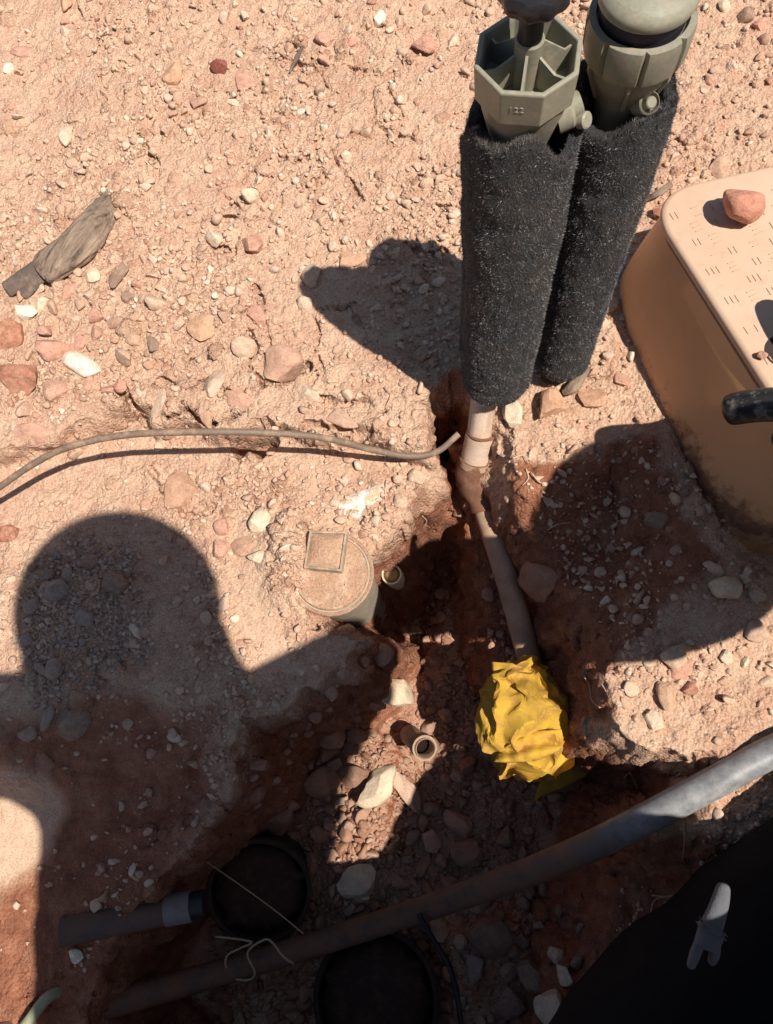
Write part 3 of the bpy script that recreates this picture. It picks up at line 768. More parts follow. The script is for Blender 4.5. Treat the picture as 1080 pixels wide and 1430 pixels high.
# ---- gravel: everything too small to pick out, real geometry in one mesh per place
def gravel(name, label, entries, mat, sub=1):
    """entries: (x, y, z, radius, seed, shade)"""
    base = []
    for k in range(10):
        r_ = random.Random(900 + k)
        bm = bmesh.new(); bmesh.ops.create_icosphere(bm, subdivisions=sub, radius=1.0)
        pl = [(Vector((r_.gauss(0, 1), r_.gauss(0, 1), r_.gauss(0, 1))).normalized(), r_.uniform(0.32, 0.70)) for _ in range(7)]
        for v in bm.verts:
            for d, h in pl:
                s = v.co.dot(d)
                if s > h: v.co -= d * (s - h) * 1.0
        base.append((np.array([v.co[:] for v in bm.verts]), np.array([[v.index for v in f.verts] for f in bm.faces])))
        bm.free()
    V, Fc, C = [], [], []; o = 0
    for (x, y, z, r, shade) in entries:
        bv, bf = base[rng.integers(10)]
        A = Matrix.Rotation(rng.uniform(0, 6.28), 3, Vector(rng.normal(size=3)).normalized())
        sc = np.array([1, rng.uniform(0.6, 1), rng.uniform(0.5, 0.9)])
        vv = (bv * sc) @ np.array(A).T * r + np.array([x, y, z])
        V.append(vv); Fc.append(bf + o); o += len(bv); C.append(np.full(len(bv), shade))
    V = np.concatenate(V).astype(np.float32); Fc = np.concatenate(Fc).astype(np.int32); C = np.concatenate(C).astype(np.float32)
    me = bpy.data.meshes.new(name)
    me.vertices.add(len(V)); me.vertices.foreach_set('co', V.reshape(-1))
    me.loops.add(Fc.size); me.loops.foreach_set('vertex_index', Fc.reshape(-1))
    me.polygons.add(len(Fc)); me.polygons.foreach_set('loop_start', np.arange(0, Fc.size, 3, dtype=np.int32))
    me.update(calc_edges=True)
    a = me.attributes.new('shade', 'FLOAT', 'POINT'); a.data.foreach_set('value', C)
    ob = link(name, me, mat, smooth=False)
    tag(ob, label, 'gravel', kind='stuff')
    return ob

def gravel_material(name, stops):
    m = NT(name); p = m.pos()
    sh = m.n('ShaderNodeAttribute', attribute_name='shade').outputs['Fac']
    col = m.ramp(sh, stops)
    col = m.mix(1.0, col, m.ramp(m.noise(p, 500.0, 3, 0.7), [(0.3, (0.75, 0.74, 0.73)), (0.6, (1.1, 1.1, 1.1))]), 'MULTIPLY')
    return m.out(col, 0.92, m.bump(m.noise(p, 420.0, 4, 0.6), 0.4, 0.002))
M_GRAV = gravel_material('gravel', [(0.0, (0.47, 0.29, 0.195)), (0.35, (0.58, 0.395, 0.27)), (0.62, (0.62, 0.45, 0.325)), (0.80, (0.46, 0.26, 0.175)), (0.93, (0.69, 0.57, 0.43)), (1.0, (0.34, 0.17, 0.115))])
M_GRAVR = gravel_material('red_gravel', [(0.0, (0.29, 0.14, 0.085)), (0.5, (0.40, 0.23, 0.15)), (0.8, (0.46, 0.31, 0.22)), (1.0, (0.25, 0.115, 0.075))])

def strew(n, x0, x1, y0, y1, rmin, rmax, dens, power=3.0):
    out = []
    x = rng.uniform(x0, x1, n); y = rng.uniform(y0, y1, n)
    d = dens(x, y)
    keep = rng.uniform(0, 1, n) < d
    x, y = x[keep], y[keep]
    z = hat(x, y); r = rmin + (rmax - rmin) * rng.uniform(0, 1, len(x))**power
    return [(a, b, c + e * 0.25, e, s) for a, b, c, e, s in zip(x, y, z, r, rng.uniform(0, 1, len(x)))]

def grit_at(x, y):
    i = np.clip(np.searchsorted(gx, x) - 1, 0, len(gx) - 2); j = np.clip(np.searchsorted(gy, y) - 1, 0, len(gy) - 2)
    return grit[j, i]
def slope_at(x, y, e=0.03):
    return np.hypot(hat(x + e, y) - hat(x - e, y), hat(x, y + e) - hat(x, y - e)) / (2 * e)
def patch(x, y): return sstep(-0.35, 0.45, fbm2(x, y, 0.13, 3, 201))
def dens_top(x, y):
    return np.where(damp_shade_at(x, y) < 0.72, (0.12 + 0.88 * patch(x, y)) * (0.04 + 0.96 * np.clip(grit_at(x, y), 0, 1)**1.6) * sstep(1.6, 0.9, slope_at(x, y)), 0)
def dens_pit(x, y):
    return np.where(damp_shade_at(x, y) >= 0.72, sstep(1.8, 0.8, slope_at(x, y)) * (0.45 + 0.55 * patch(x, y)) * np.where(hat(x, y) < -0.22, 1, 0.45), 0)
top = strew(16000, -0.80, 0.60, -0.30, 1.13, 0.0009, 0.0026, dens_top, 1.5) + strew(30000, -0.80, 0.60, -0.30, 1.13, 0.0020, 0.0068, dens_top, 2.2)
_cc = at(462, 800, -0.022)
for _k in range(420):                                # crumbs lying on the round cap
    _a, _r = random.uniform(0, 6.283), 0.047 * random.random()**0.5
    top.append((_cc[0] + _r*math.cos(_a), _cc[1] + _r*math.sin(_a), -0.0200, random.uniform(0.0005, 0.0008 + 0.0018 * random.random()**3), random.random() * 0.6))
gravel('gravel', 'loose tan gravel strewn over the sunlit ground', top, M_GRAV)
big = strew(9000, -0.80, 0.60, -0.30, 1.13, 0.0045, 0.0115, dens_top, 2.4)
big = [e for e in big if all((e[0]-a)**2 + (e[1]-b)**2 > (0.8*(e[3]+c))**2 for a, b, c in TAKEN)]
gravel('gravel', 'angular small stones bedded all over the sunlit ground', big, M_GRAV, 2)
def dens_head(x, y):
    poly = px_poly(HEAD, -0.03)
    return sstep(0.02, -0.02, sd_poly(poly, x, y))
hd = strew(9000, -0.62, -0.30, 0.0, 0.32, 0.0018, 0.0065, dens_head, 2.0)
gravel('gravel', 'loose grey pebbles and grit heaped under the head shadow', hd, gravel_material('grey_gravel', [(0.0, (0.42, 0.27, 0.19)), (0.5, (0.36, 0.25, 0.20)), (1.0, (0.50, 0.38, 0.30))]))
pit = strew(15000, -0.62, 0.42, -0.45, 0.42, 0.0016, 0.0075, dens_pit, 1.8)
gravel('gravel', 'reddish rubble and small stones on the pit floor', pit, M_GRAVR)
rub = strew(9000, -0.62, 0.42, -0.45, 0.42, 0.0050, 0.0165, dens_pit, 1.5)
rub = [e for e in rub if all((e[0]-a)**2 + (e[1]-b)**2 > (0.75*(e[3]+c))**2 for a, b, c in TAKEN)]
gravel('gravel', 'coarse reddish rubble packed over the pit floor', rub, M_GRAVR, 2)
# ------------------------------------------------------------------ materials of the made things
def plastic(name, color, rough=0.5, grime=(0.40, 0.24, 0.15), amount=0.35, scale=18.0, spec=0.4, lo=0.5, hi=0.7, bump=0.15):
    m = NT(name); p = m.pos()
    n1 = m.noise(p, scale, 6, 0.68)
    g = m.math('MULTIPLY', m.ramp(n1, [(lo, 0.0), (hi, 1.0)]), amount)
    col = m.mix(1.0, color, m.ramp(m.noise(p, 300.0, 4, 0.7), [(0.3, (0.86, 0.86, 0.86)), (0.65, (1.07, 1.07, 1.07))]), 'MULTIPLY')
    col = m.mix(g, col, grime)
    r = m.math('ADD', m.math('MULTIPLY', g, 0.6), rough, True)
    return m.out(col, r, m.bump(m.noise(p, 350.0, 5, 0.7), bump, 0.001), **{'Specular IOR Level': spec})

M_OLIVE = plastic('olive_plastic', (0.232, 0.218, 0.158), 0.48, (0.36, 0.27, 0.19), 0.7, 70.0)
M_OLIVE_PALE = plastic('pale_olive_plastic', (0.268, 0.252, 0.182), 0.5, (0.40, 0.31, 0.22), 0.65, 85.0)
M_BLACK = plastic('black_plastic', (0.018, 0.016, 0.018), 0.35, (0.10, 0.08, 0.07), 0.2, 40.0)
M_GROOVE = plastic('gap_shade_and_screen', (0.020, 0.018, 0.030), 0.5, (0.05, 0.04, 0.04), 0.3)  # purple-black for the painted shade in the valve gap; also the phone screen
M_LETTER = plastic('pale_lettering', (0.42, 0.40, 0.33), 0.6, amount=0.8, scale=200.0)
M_PVC = plastic('dusty_pvc', (0.46, 0.315, 0.215), 0.6, (0.25, 0.135, 0.08), 0.75, 22.0, 0.3, 0.45, 0.72)
M_PVC_CLEAN = plastic('pale_pvc', (0.60, 0.44, 0.325), 0.55, (0.36, 0.20, 0.12), 0.6, 30.0)
M_MUD_RING = plastic('mud_smear', (0.20, 0.095, 0.058), 0.95, (0.34, 0.20, 0.13), 0.6, 60.0, 0.1, bump=0.9)
M_CREAMPVC = plastic('cream_pvc', (0.72, 0.60, 0.42), 0.45, (0.45, 0.28, 0.16), 0.5, 50.0)
M_GREYPVC = plastic('grey_pvc', (0.115, 0.085, 0.072), 0.85, (0.17, 0.095, 0.065), 0.9, 40.0, 0.05, 0.42, 0.62)

def felt_material():
    m = NT('black_felt'); p = m.pos()
    n1 = m.noise(p, 900.0, 3, 0.8)
    col = m.ramp(n1, [(0.35, (0.014, 0.014, 0.015)), (0.6, (0.085, 0.081, 0.081)), (0.75, (0.20, 0.19, 0.185))])
    dust = m.math('MULTIPLY', m.ramp(m.noise(p, 26.0, 5, 0.7), [(0.50, 0.0), (0.75, 1.0)]), 0.45)
    col = m.mix(dust, col, (0.16, 0.11, 0.08))
    return m.out(col, 0.85, m.bump(m.noise(p, 420.0, 5, 0.8), 1.0, 0.004), **{'Specular IOR Level': 0.35})
M_FELT = felt_material()
def fibre_material():
    m = NT('felt_fibres'); p = m.pos()
    col = m.ramp(m.noise(p, 1500.0, 1, 0.5), [(0.34, (0.020, 0.020, 0.021)), (0.52, (0.12, 0.117, 0.118)), (0.66, (0.25, 0.243, 0.243))])
    clump = m.noise(p, 75.0, 4, 0.7)
    col = m.mix(1.0, col, m.ramp(clump, [(0.38, (0.22, 0.22, 0.22)), (0.52, (0.9, 0.9, 0.9)), (0.66, (2.0, 1.95, 1.9))]), 'MULTIPLY')
    d = m.math('MULTIPLY', m.ramp(m.noise(p, 16.0, 6, 0.72), [(0.46, 0.0), (0.66, 1.0)]), 0.6)
    col = m.mix(d, col, (0.21, 0.155, 0.115))
    return m.out(col, 0.45, None, **{'Specular IOR Level': 0.6})
M_FIBRE = fibre_material()

# ------------------------------------------------------------------ two risers in fuzzy felt sleeves with valve heads
def felt_sleeve(root, base, top, r0, r1, seed, lip=None):
    base, top = Vector(base), Vector(top); ax = (top - base).normalized(); L = (top - base).length
    u = ax.orthogonal().normalized(); w = ax.cross(u)
    seg, rows = 72, 90; bm = bmesh.new(); rings = []
    def rad(t, a):
        r = r0 + (r1 - r0) * sstep(0.0, 1.0, t)
        q = Vector((math.cos(a), math.sin(a), t * 4)) 
        r *= 1 + 0.035 * mnoise.noise(q * 1.6 + Vector((seed, 0, 0))) + 0.03 * mnoise.noise(q * 5 + Vector((seed, 3, 0))) + 0.022 * mnoise.noise(Vector((math.cos(a)*9, math.sin(a)*9, t*32 + seed)))
        r *= 1 - 0.07 * math.exp(-((((a - 4.2 - 0.25 * math.sin(t * 4) + seed) % 6.283) - 3.1416) / 0.05)**2) + 0.05 * mnoise.noise(q * 0.8 + Vector((seed, 9, 0)))
        r *= 1 - 0.045 * math.exp(-((t - 0.085) / 0.012)**2) - 0.16 * math.exp(-(t / 0.018)**2) - 0.02 * math.exp(-((t - 0.80) / 0.02)**2)
        return r
    def pt(t, a):
        tt = t
        if t > 0.85: tt = t + (lip(a) if lip else 0.0) * (t - 0.85) / 0.15
        return base + ax * (L * tt) + (u * math.cos(a) + w * math.sin(a)) * rad(t, a)
    for i in range(rows + 1):
        t = i / rows
        rings.append([bm.verts.new(pt(t, 2 * math.pi * k / seg)) for k in range(seg)])
    # thick lip turning inwards at the top, and a closed foot
    rings.append([bm.verts.new(pt(1.0, 2*math.pi*k/seg) + (base + ax * L - pt(1.0, 2*math.pi*k/seg)).normalized() * 0.009 + ax * 0.001) for k in range(seg)])
    rings.append([bm.verts.new(pt(0.90, 2*math.pi*k/seg) * 0.72 + (base + ax * L * 0.90) * 0.28) for k in range(seg)])
    for i in range(len(rings) - 1):
        for k in range(seg):
            bm.faces.new((rings[i][k], rings[i][(k+1) % seg], rings[i+1][(k+1) % seg], rings[i+1][k]))
    bm.faces.new(rings[0][::-1])
    ob = from_bm('felt_sleeve', bm, M_FELT); place_parent(ob, root)
    # the fuzz: thousands of short hairs leaning out of the felt
    n = 75000; V = np.zeros((n, 3, 3), np.float32); r_ = np.random.default_rng(seed)
    ts, as_ = r_.uniform(0.01, 1.0, n), r_.uniform(0, 2*math.pi, n)
    ln = r_.uniform(0.0010, 0.0034, n); jit = r_.normal(0, 0.75, (n, 3))
    for i in range(n):
        p = pt(float(ts[i]), float(as_[i])); nr = u * math.cos(as_[i]) + w * math.sin(as_[i])
        d = (nr * 0.75 + ax * 0.15 + Vector(jit[i]) * 0.75).normalized()
        if d.dot(nr) < 0.1: d = (d + nr * 0.5).normalized()
        s = d.cross(Vector(jit[i][::-1])).normalized() * 0.00026
        p = p - nr * 0.0004
        if i < 9000:                                    # along the ragged upper lip
            p = pt(1.0, float(as_[i])) - nr * (0.009 * float(ts[i])) + ax * 0.0005; d = (ax + Vector(jit[i]) * 0.7).normalized(); ln[i] *= 1.6
        V[i, 0] = p - s; V[i, 1] = p + s; V[i, 2] = p + d * float(ln[i])
    me = bpy.data.meshes.new('fuzz'); me.vertices.add(3*n); me.vertices.foreach_set('co', V.reshape(-1))
    me.loops.add(3*n); me.loops.foreach_set('vertex_index', np.arange(3*n, dtype=np.int32))
    me.polygons.add(n); me.polygons.foreach_set('loop_start', np.arange(0, 3*n, 3, dtype=np.int32)); me.update(calc_edges=True)
    fz = link('fuzz', me, M_FIBRE, smooth=False); place_parent(fz, ob) if False else None
    fz.parent = ob; fz['kind'] = 'stuff'
    return ob

def chamfer_ring(bm, prof, n, origin, phase):
    return lathe_bm(bm, prof, n, origin, (0, 0, 1), phase, True, True)

def reseat(root, names, c, new, k, zo, zn):
    """scale the valve head about its axis and set it down on the felt"""
    for ch in root.children:
        if ch.name.split('.')[0] in names:
            for v in ch.data.vertices:
                v.co = Vector((new[0] + (v.co.x - c[0]) * k, new[1] + (v.co.y - c[1]) * k, zn + (v.co.z - zo) * k))
HEAD_PARTS = ('valve_body', 'octagonal_cup', 'rib', 'hub', 'stem', 'knob', 'lettering', 'side_outlet', 'outlet_cap', 'notched_ring', 'gasket', 'domed_cap', 'bleed_boss', 'bleed_screw', 'body_rib')
# left riser
FB = at(690, 549, 0.0); LB = Vector((FB[0], FB[1], 0.034)); _t = at(738, 76, 0.457); LT = Vector((_t[0], _t[1], 0.396))
root = empty('valve_riser', (LB.x, LB.y, -0.1))
tag(root, 'left felt-wrapped riser with an octagonal olive valve cup on top and pale pipe below', 'irrigation valve', 'felt-wrapped valve risers')
felt_sleeve(root, LB, LT, 0.0415, 0.0465, 5, lambda a: 0.035 * math.sin(a * 2 + 0.6) + 0.02 * math.sin(a * 5))
cx, cy = LT.x, LT.y
bm = bmesh.new(); lathe_bm(bm, [(0.017, 0.36), (0.020, 0.425), (0.024, 0.440), (0.0295, 0.462), (0.0315, 0.476)], 40, (cx, cy, 0))
place_parent(from_bm('valve_body', bm, M_OLIVE, sharp=35), root)
bm = bmesh.new(); ph = R_(22.5 - 8)
lathe_bm(bm, [(0.0330, 0.4735), (0.0352, 0.4745), (0.0362, 0.500), (0.0358, 0.5015), (0.0325, 0.5015), (0.0318, 0.4985), (0.0300, 0.479), (0.0, 0.4785)], 8, (cx, cy, 0), (0, 0, 1), ph, False, False)
cup = from_bm('octagonal_cup', bm, M_OLIVE_PALE, smooth=False); place_parent(cup, root)
md = cup.modifiers.new('b', 'BEVEL'); md.width = 0.0009; md.segments = 2; md.limit_method = 'ANGLE'; md.angle_limit = R_(25)
for k in range(6):
    a = R_(20 + 60 * k); bm = bmesh.new(); d = Vector((math.cos(a), math.sin(a), 0)); s = Vector((-d.y, d.x, 0)) * 0.0009
    z0 = 0.479
    prof = [(0.009, z0), (0.0305, z0), (0.0312, 0.4965), (0.026, 0.494), (0.0095, 0.508)] if k % 2 == 0 else [(0.009, z0), (0.0305, z0), (0.0312, 0.499), (0.022, 0.497), (0.0095, 0.503)]
    f0 = [bm.verts.new(Vector((cx, cy, 0)) + d * r + Vector((0, 0, z)) + s) for r, z in prof]
    f1 = [bm.verts.new(Vector((cx, cy, 0)) + d * r + Vector((0, 0, z)) - s) for r, z in prof]
    bm.faces.new(f0); bm.faces.new(f1[::-1])
    for i in range(len(prof)):
        j = (i + 1) % len(prof); bm.faces.new((f0[i], f1[i], f1[j], f0[j]))
    place_parent(from_bm('rib', bm, M_OLIVE_PALE, smooth=False), root)
bm = bmesh.new(); lathe_bm(bm, [(0.0095, 0.478), (0.0095, 0.512), (0.0085, 0.513), (0.0, 0.513)], 24, (cx, cy, 0), close_top=False)
place_parent(from_bm('hub', bm, M_OLIVE, sharp=40), root)
bm = bmesh.new(); lathe_bm(bm, [(0.0078, 0.512), (0.0078, 0.533), (0.0105, 0.535), (0.0105, 0.539)], 20, (cx, cy, 0))
place_parent(from_bm('stem', bm, M_BLACK, sharp=40), root)
bm = bmesh.new(); kp = [(0.009, 0.5392), (0.0205, 0.5405), (0.0225, 0.5435), (0.0225, 0.549), (0.020, 0.552), (0.006, 0.553)]
for i in range(1):
    rings = lathe_bm(bm, kp, 40, (cx, cy, 0))
    for ring in rings[1:5]:
        for k, v in enumerate(ring):
            if (k // 2) % 2: v.co.x = cx + (v.co.x - cx) * 0.93; v.co.y = cy + (v.co.y - cy) * 0.93
place_parent(from_bm('knob', bm, M_BLACK, sharp=40), root)
# the small faint figures moulded on the cup's front face
fc = bpy.data.curves.new('lettering', 'FONT'); fc.body = '122'; fc.size = 0.0062; fc.extrude = 0.0002; fc.align_x = 'CENTER'; fc.align_y = 'CENTER'; fc.space_character = 1.15
fo = bpy.data.objects.new('lettering_curve', fc); COL.objects.link(fo)
me = bpy.data.meshes.new_from_object(fo.evaluated_get(bpy.context.evaluated_depsgraph_get())); bpy.data.objects.remove(fo)
r_in = 0.0358 * math.cos(math.pi / 8)
face_a = min((ph + R_(45 * (k + 0.5)) for k in range(8)), key=lambda a: abs((math.degrees(a) - 264 + 180) % 360 - 180))
nrm = Vector((math.cos(face_a), math.sin(face_a), -0.04)).normalized(); tx = Vector((-nrm.y, nrm.x, 0)).normalized(); tz = nrm.cross(tx)
LM = Matrix.Translation(Vector((cx, cy, 0.4895)) + nrm * (r_in + 0.0001) - tx * 0.003) @ Matrix((tx, tz, nrm)).transposed().to_4x4()
for v in me.vertices: v.co = LM @ v.co
me.materials.clear(); place_parent(link('lettering', me, M_LETTER, smooth=False), root)
# side fitting between the two valves
bm = bmesh.new()
lathe_bm(bm, [(0.0135, 0.0), (0.0135, 0.010), (0.0110, 0.0125)], 24, (cx + 0.022, cy - 0.004, 0.452), (0.9, 0.25, 0.25))
lathe_bm(bm, [(0.0085, 0.012), (0.0085, 0.0185), (0.0070, 0.0195)], 18, (cx + 0.022, cy - 0.004, 0.452), (0.9, 0.25, 0.25))
place_parent(from_bm('side_outlet', bm, M_OLIVE_PALE, sharp=35), root)
bm = bmesh.new(); lathe_bm(bm, [(0.0058, 0.0), (0.0058, 0.006), (0.0045, 0.007)], 16, (cx + 0.040, cy - 0.007, 0.449), (0.7, -0.5, 0.5))
place_parent(from_bm('outlet_cap', bm, M_OLIVE_PALE, sharp=35), root)
reseat(root, HEAD_PARTS, (cx, cy), (LT.x, LT.y), 1.09, 0.5, 0.457)
# the pipe below the felt: neck, coupling, elbow and the long run down to the bag
def px3(u, v, z): return Vector(at(u, v, z))
pA, pB, pC = px3(677, 548, 0.012), px3(668, 622, -0.045), px3(659, 668, -0.085)
pD, pE = px3(672, 692, -0.105), px3(746, 950, -0.205)
rp = 0.0162
bm = bmesh.new(); tube_bm(bm, [pA + Vector((0.001, 0, 0.03)), pA, pB], rp, 28); place_parent(from_bm('pipe_neck', bm, M_PVC_CLEAN, sharp=40), root)
d1 = (pC - pB).normalized()
bm = bmesh.new(); tube_bm(bm, [pB - d1*0.018, pB - d1*0.0165, pB + d1*0.022, pB + d1*0.0235], [rp*1.02, rp*1.17, rp*1.17, rp*1.04], 28); place_parent(from_bm('coupling', bm, M_PVC_CLEAN, sharp=40), root)
bm = bmesh.new(); tube_bm(bm, smooth_path([pB + d1*0.020, pC, pD, pD + (pE-pD).normalized()*0.02], 6), rp*1.28, 26, wob=0.16, seed=4); place_parent(from_bm('muddy_elbow', bm, M_MUD_RING), root)
bm = bmesh.new(); tube_bm(bm, [pB + d1*0.022, pB + d1*0.030], [rp*1.28, rp*1.28], 26); place_parent(from_bm('elbow_collar', bm, M_PVC, sharp=40), root)
bm = bmesh.new(); tube_bm(bm, [pB - d1*0.0195, pB - d1*0.0175], rp*1.24, 26, wob=0.1, seed=9); place_parent(from_bm('glue_ring', bm, M_MUD_RING), root)
run = [pD.lerp(pE, t) + Vector((0.0025*math.sin(3*t), 0, 0.004*math.sin(3.1*t))) for t in np.linspace(0.02, 1, 12)]
bm = bmesh.new(); tube_bm(bm, run, rp, 28); place_parent(from_bm('long_pipe', bm, M_PVC), root)

# right riser
FB = at(781, 514, 0.0); RB = Vector((FB[0], FB[1], 0.016)); _t = at(897, 24, 0.447); RT = Vector((_t[0], _t[1], 0.385))
root = empty('valve_riser', (RB.x, RB.y, 0.0))
tag(root, 'right felt-wrapped riser under a round notched olive valve with a domed cap', 'irrigation valve', 'felt-wrapped valve risers')
felt_sleeve(root, RB, RT, 0.0345, 0.0430, 17, lambda a: 0.03 * math.sin(a + 1.0) + 0.025 * math.sin(a * 3 + 1))
cx, cy = RT.x, RT.y
bm = bmesh.new(); lathe_bm(bm, [(0.017, 0.35), (0.0205, 0.42), (0.025, 0.438), (0.0315, 0.455), (0.0335, 0.470)], 44, (cx, cy, 0))
place_parent(from_bm('valve_body', bm, M_OLIVE, sharp=35), root)
bm = bmesh.new(); seg = 96
rings = lathe_bm(bm, [(0.0335, 0.466), (0.0372, 0.4675), (0.0380, 0.472), (0.0384, 0.490), (0.0372, 0.4955), (0.0325, 0.4965), (0.0312, 0.492)], seg, (cx, cy, 0), close_top=True)
for ring in rings[1:5]:
    for k, v in enumerate(ring):
        if k % 12 == 0:
            v.co.x = cx + (v.co.x - cx) * 0.915; v.co.y = cy + (v.co.y - cy) * 0.915
place_parent(from_bm('notched_ring', bm, M_OLIVE, sharp=30), root)
bm = bmesh.new(); lathe_bm(bm, [(0.0300, 0.490), (0.0300, 0.5065)], 40, (cx, cy, 0)); place_parent(from_bm('gasket', bm, M_GROOVE, sharp=40), root)  # purple-black neck painting the shadow gap between ring and cap
bm = bmesh.new(); lathe_bm(bm, [(0.0295, 0.5068), (0.0335, 0.5085), (0.0347, 0.513), (0.0335, 0.5165), (0.0300, 0.5195), (0.0285, 0.5205), (0.0280, 0.5195), (0.0200, 0.523), (0.0, 0.5245)], 48, (cx, cy, 0), close_top=False)
place_parent(from_bm('domed_cap', bm, M_OLIVE_PALE, sharp=40), root)
for sx, rr_ in ((1, 0.0085),):
    bm = bmesh.new(); lathe_bm(bm, [(rr_, 0.0), (rr_, 0.014), (rr_*0.86, 0.0155), (rr_*0.8, 0.010)], 24, (cx + 0.010, cy - 0.021, 0.434), (0.3, -0.6, 0.75)); place_parent(from_bm('bleed_boss', bm, M_OLIVE_PALE, sharp=35), root)
    bm = bmesh.new(); lathe_bm(bm, [(0.0044, 0.0), (0.0044, 0.0168), (0.0036, 0.0176)], 16, (cx + 0.010, cy - 0.021, 0.434), (0.3, -0.6, 0.75)); place_parent(from_bm('bleed_screw', bm, M_OLIVE, sharp=35), root)
for a in (200, 262, 315, 20):
    bm = bmesh.new(); d = Vector((math.cos(R_(a)), math.sin(R_(a)), 0)); s = Vector((-d.y, d.x, 0))
    vs = []
    for sg in (-1, 1):
        vs.append([bm.verts.new(Vector((cx, cy, 0)) + d*r + s*(0.0016*sg) + Vector((0, 0, z))) for r, z in ((0.019, 0.425), (0.026, 0.432), (0.0352, 0.459), (0.0352, 0.467), (0.026, 0.467))])
    bm.faces.new(vs[0]); bm.faces.new(vs[1][::-1])
    for i in range(5): bm.faces.new((vs[0][i], vs[1][i], vs[1][(i+1) % 5], vs[0][(i+1) % 5]))
    place_parent(from_bm('body_rib', bm, M_OLIVE, smooth=False), root)

reseat(root, HEAD_PARTS, (cx, cy), (RT.x, RT.y), 1.02, 0.49, 0.445)
# ------------------------------------------------------------------ tan plastic box and the rock on its lid
def box_material():
    m = NT('tan_plastic'); p = m.pos()
    base = m.mix(m.ramp(m.noise(p, 9.0, 4, 0.6), [(0.35, 0.0), (0.7, 1.0)]), (0.66, 0.355, 0.18), (0.60, 0.315, 0.155))
    gm = m.n('ShaderNodeAttribute', attribute_name='grime').outputs['Fac']
    g = m.math('MULTIPLY', m.ramp(m.math('ADD', gm, m.math('MULTIPLY', m.math('SUBTRACT', m.noise(p, 55.0, 6, 0.72), 0.5), 1.5)), [(0.62, 0.0), (0.95, 1.0)]), 0.85)
    col = m.mix(g, base, (0.17, 0.062, 0.035))
    col = m.mix(m.math('MULTIPLY', m.ramp(m.noise(p, 140.0, 5, 0.75), [(0.60, 0.0), (0.75, 1.0)]), 0.35), col, (0.30, 0.14, 0.08))
    return m.out(col, m.math('ADD', m.math('MULTIPLY', g, 0.4), 0.52, True), m.bump(m.noise(p, 500.0, 4, 0.6), 0.15, 0.0008))
def lid_material():
    m = NT('pale_lid_plastic'); p = m.pos()
    col = m.mix(m.ramp(m.noise(p, 12.0, 5, 0.65), [(0.38, 0.0), (0.68, 1.0)]), (0.60, 0.415, 0.29), (0.55, 0.36, 0.24))
    col = m.mix(m.math('MULTIPLY', m.ramp(m.noise(p, 80.0, 5, 0.7), [(0.56, 0.0), (0.74, 1.0)]), 0.5), col, (0.46, 0.27, 0.16))
    return m.out(col, 0.62, m.bump(m.noise(p, 450.0, 4, 0.7), 0.2, 0.0008))
M_BOX, M_LID = box_material(), lid_material()
M_TREAD = plastic('tread_plastic', (0.53, 0.355, 0.24), 0.65)
ZL = 0.142
A_, B_ = at(1080, 545, ZL), at(951, 345, ZL)
dv_ = Vector((A_ - B_)[:2]).normalized(); pu_ = Vector((-dv_.y, dv_.x))      # along the visible edge; into the lid
if pu_.x < 0: pu_ = -pu_
E1, E2 = at(1000, 251, ZL), at(1080, 233, ZL)
lu_ = Vector((E2 - E1)[:2]).normalized()
# the corner where the two straight edges would meet
a2, b2 = Vector(B_[:2]), Vector(E1[:2])
den = dv_.x * lu_.y - dv_.y * lu_.x
tt_ = ((b2.x - a2.x) * lu_.y - (b2.y - a2.y) * lu_.x) / den
CORN = a2 + dv_ * tt_
LL, LW = 0.350, 0.42
def rounded(outset, rad, z, n=9):
    """outline of the lid grown by outset, as world points"""
    c = [CORN, CORN + dv_ * LL, CORN + dv_ * LL + lu_ * LW, CORN + lu_ * LW]
    cen = sum((Vector(p) for p in c), Vector((0, 0))) / 4
    c = [p + ((p - cen).normalized()) * outset * 1.35 for p in c]
    out = []
    for i in range(4):
        p, q, r = c[i], c[i-1], c[(i+1) % 4]
        d0, d1 = (q - p).normalized(), (r - p).normalized()
        ra = rad
        s, e = p + d0 * ra, p + d1 * ra
        for k in range(n):
            t = k / (n - 1); w = (1-t)**2 * s + 2*t*(1-t) * (p * 0.86 + (s+e)*0.07) + t*t * e
            out.append((w.x, w.y, z))
    return out
root = empty('valve_box', (CORN.x, CORN.y, 0.0))
tag(root, 'big tan plastic valve box with a flat lid carrying a red rock', 'valve box')
bm = bmesh.new(); rings = []
prof = [(0.038, 0.125, -0.12), (0.038, 0.115, -0.085), (0.034, 0.108, -0.03), (0.027, 0.098, 0.02), (0.017, 0.084, 0.07), (0.008, 0.071, 0.110), (0.003, 0.064, 0.1285), (-0.003, 0.062, 0.1305)]
fine = []
for i in range(len(prof) - 1):
    for k in range(14):
        t = k / 14; fine.append(tuple(prof[i][j] * (1-t) + prof[i+1][j] * t for j in range(3)))
fine.append(prof[-1])
def skirt(o_, r_, z_):
    out = []
    for (x, y, z) in rounded(o_, r_, z_, 14):
        s_ = min(1.0, max(0.0, (Vector((x, y)) - CORN).dot(dv_) / LL)); k_ = max(0.0, o_) / 0.038
        w = Vector((x, y)) - pu_ * (0.040 * s_ * k_) + dv_ * (0.02 * s_ * k_)
        out.append((w.x, w.y, z))
    return out
for o_, r_, z_ in fine: rings.append([bm.verts.new(p) for p in skirt(o_, r_, z_)])
for i in range(len(rings) - 1):
    n_ = len(rings[i])
    for k in range(n_): bm.faces.new((rings[i][k], rings[i][(k+1) % n_], rings[i+1][(k+1) % n_], rings[i+1][k]))
bm.faces.new(rings[-1])
bx = from_bm('box_body', bm, M_BOX, sharp=50)
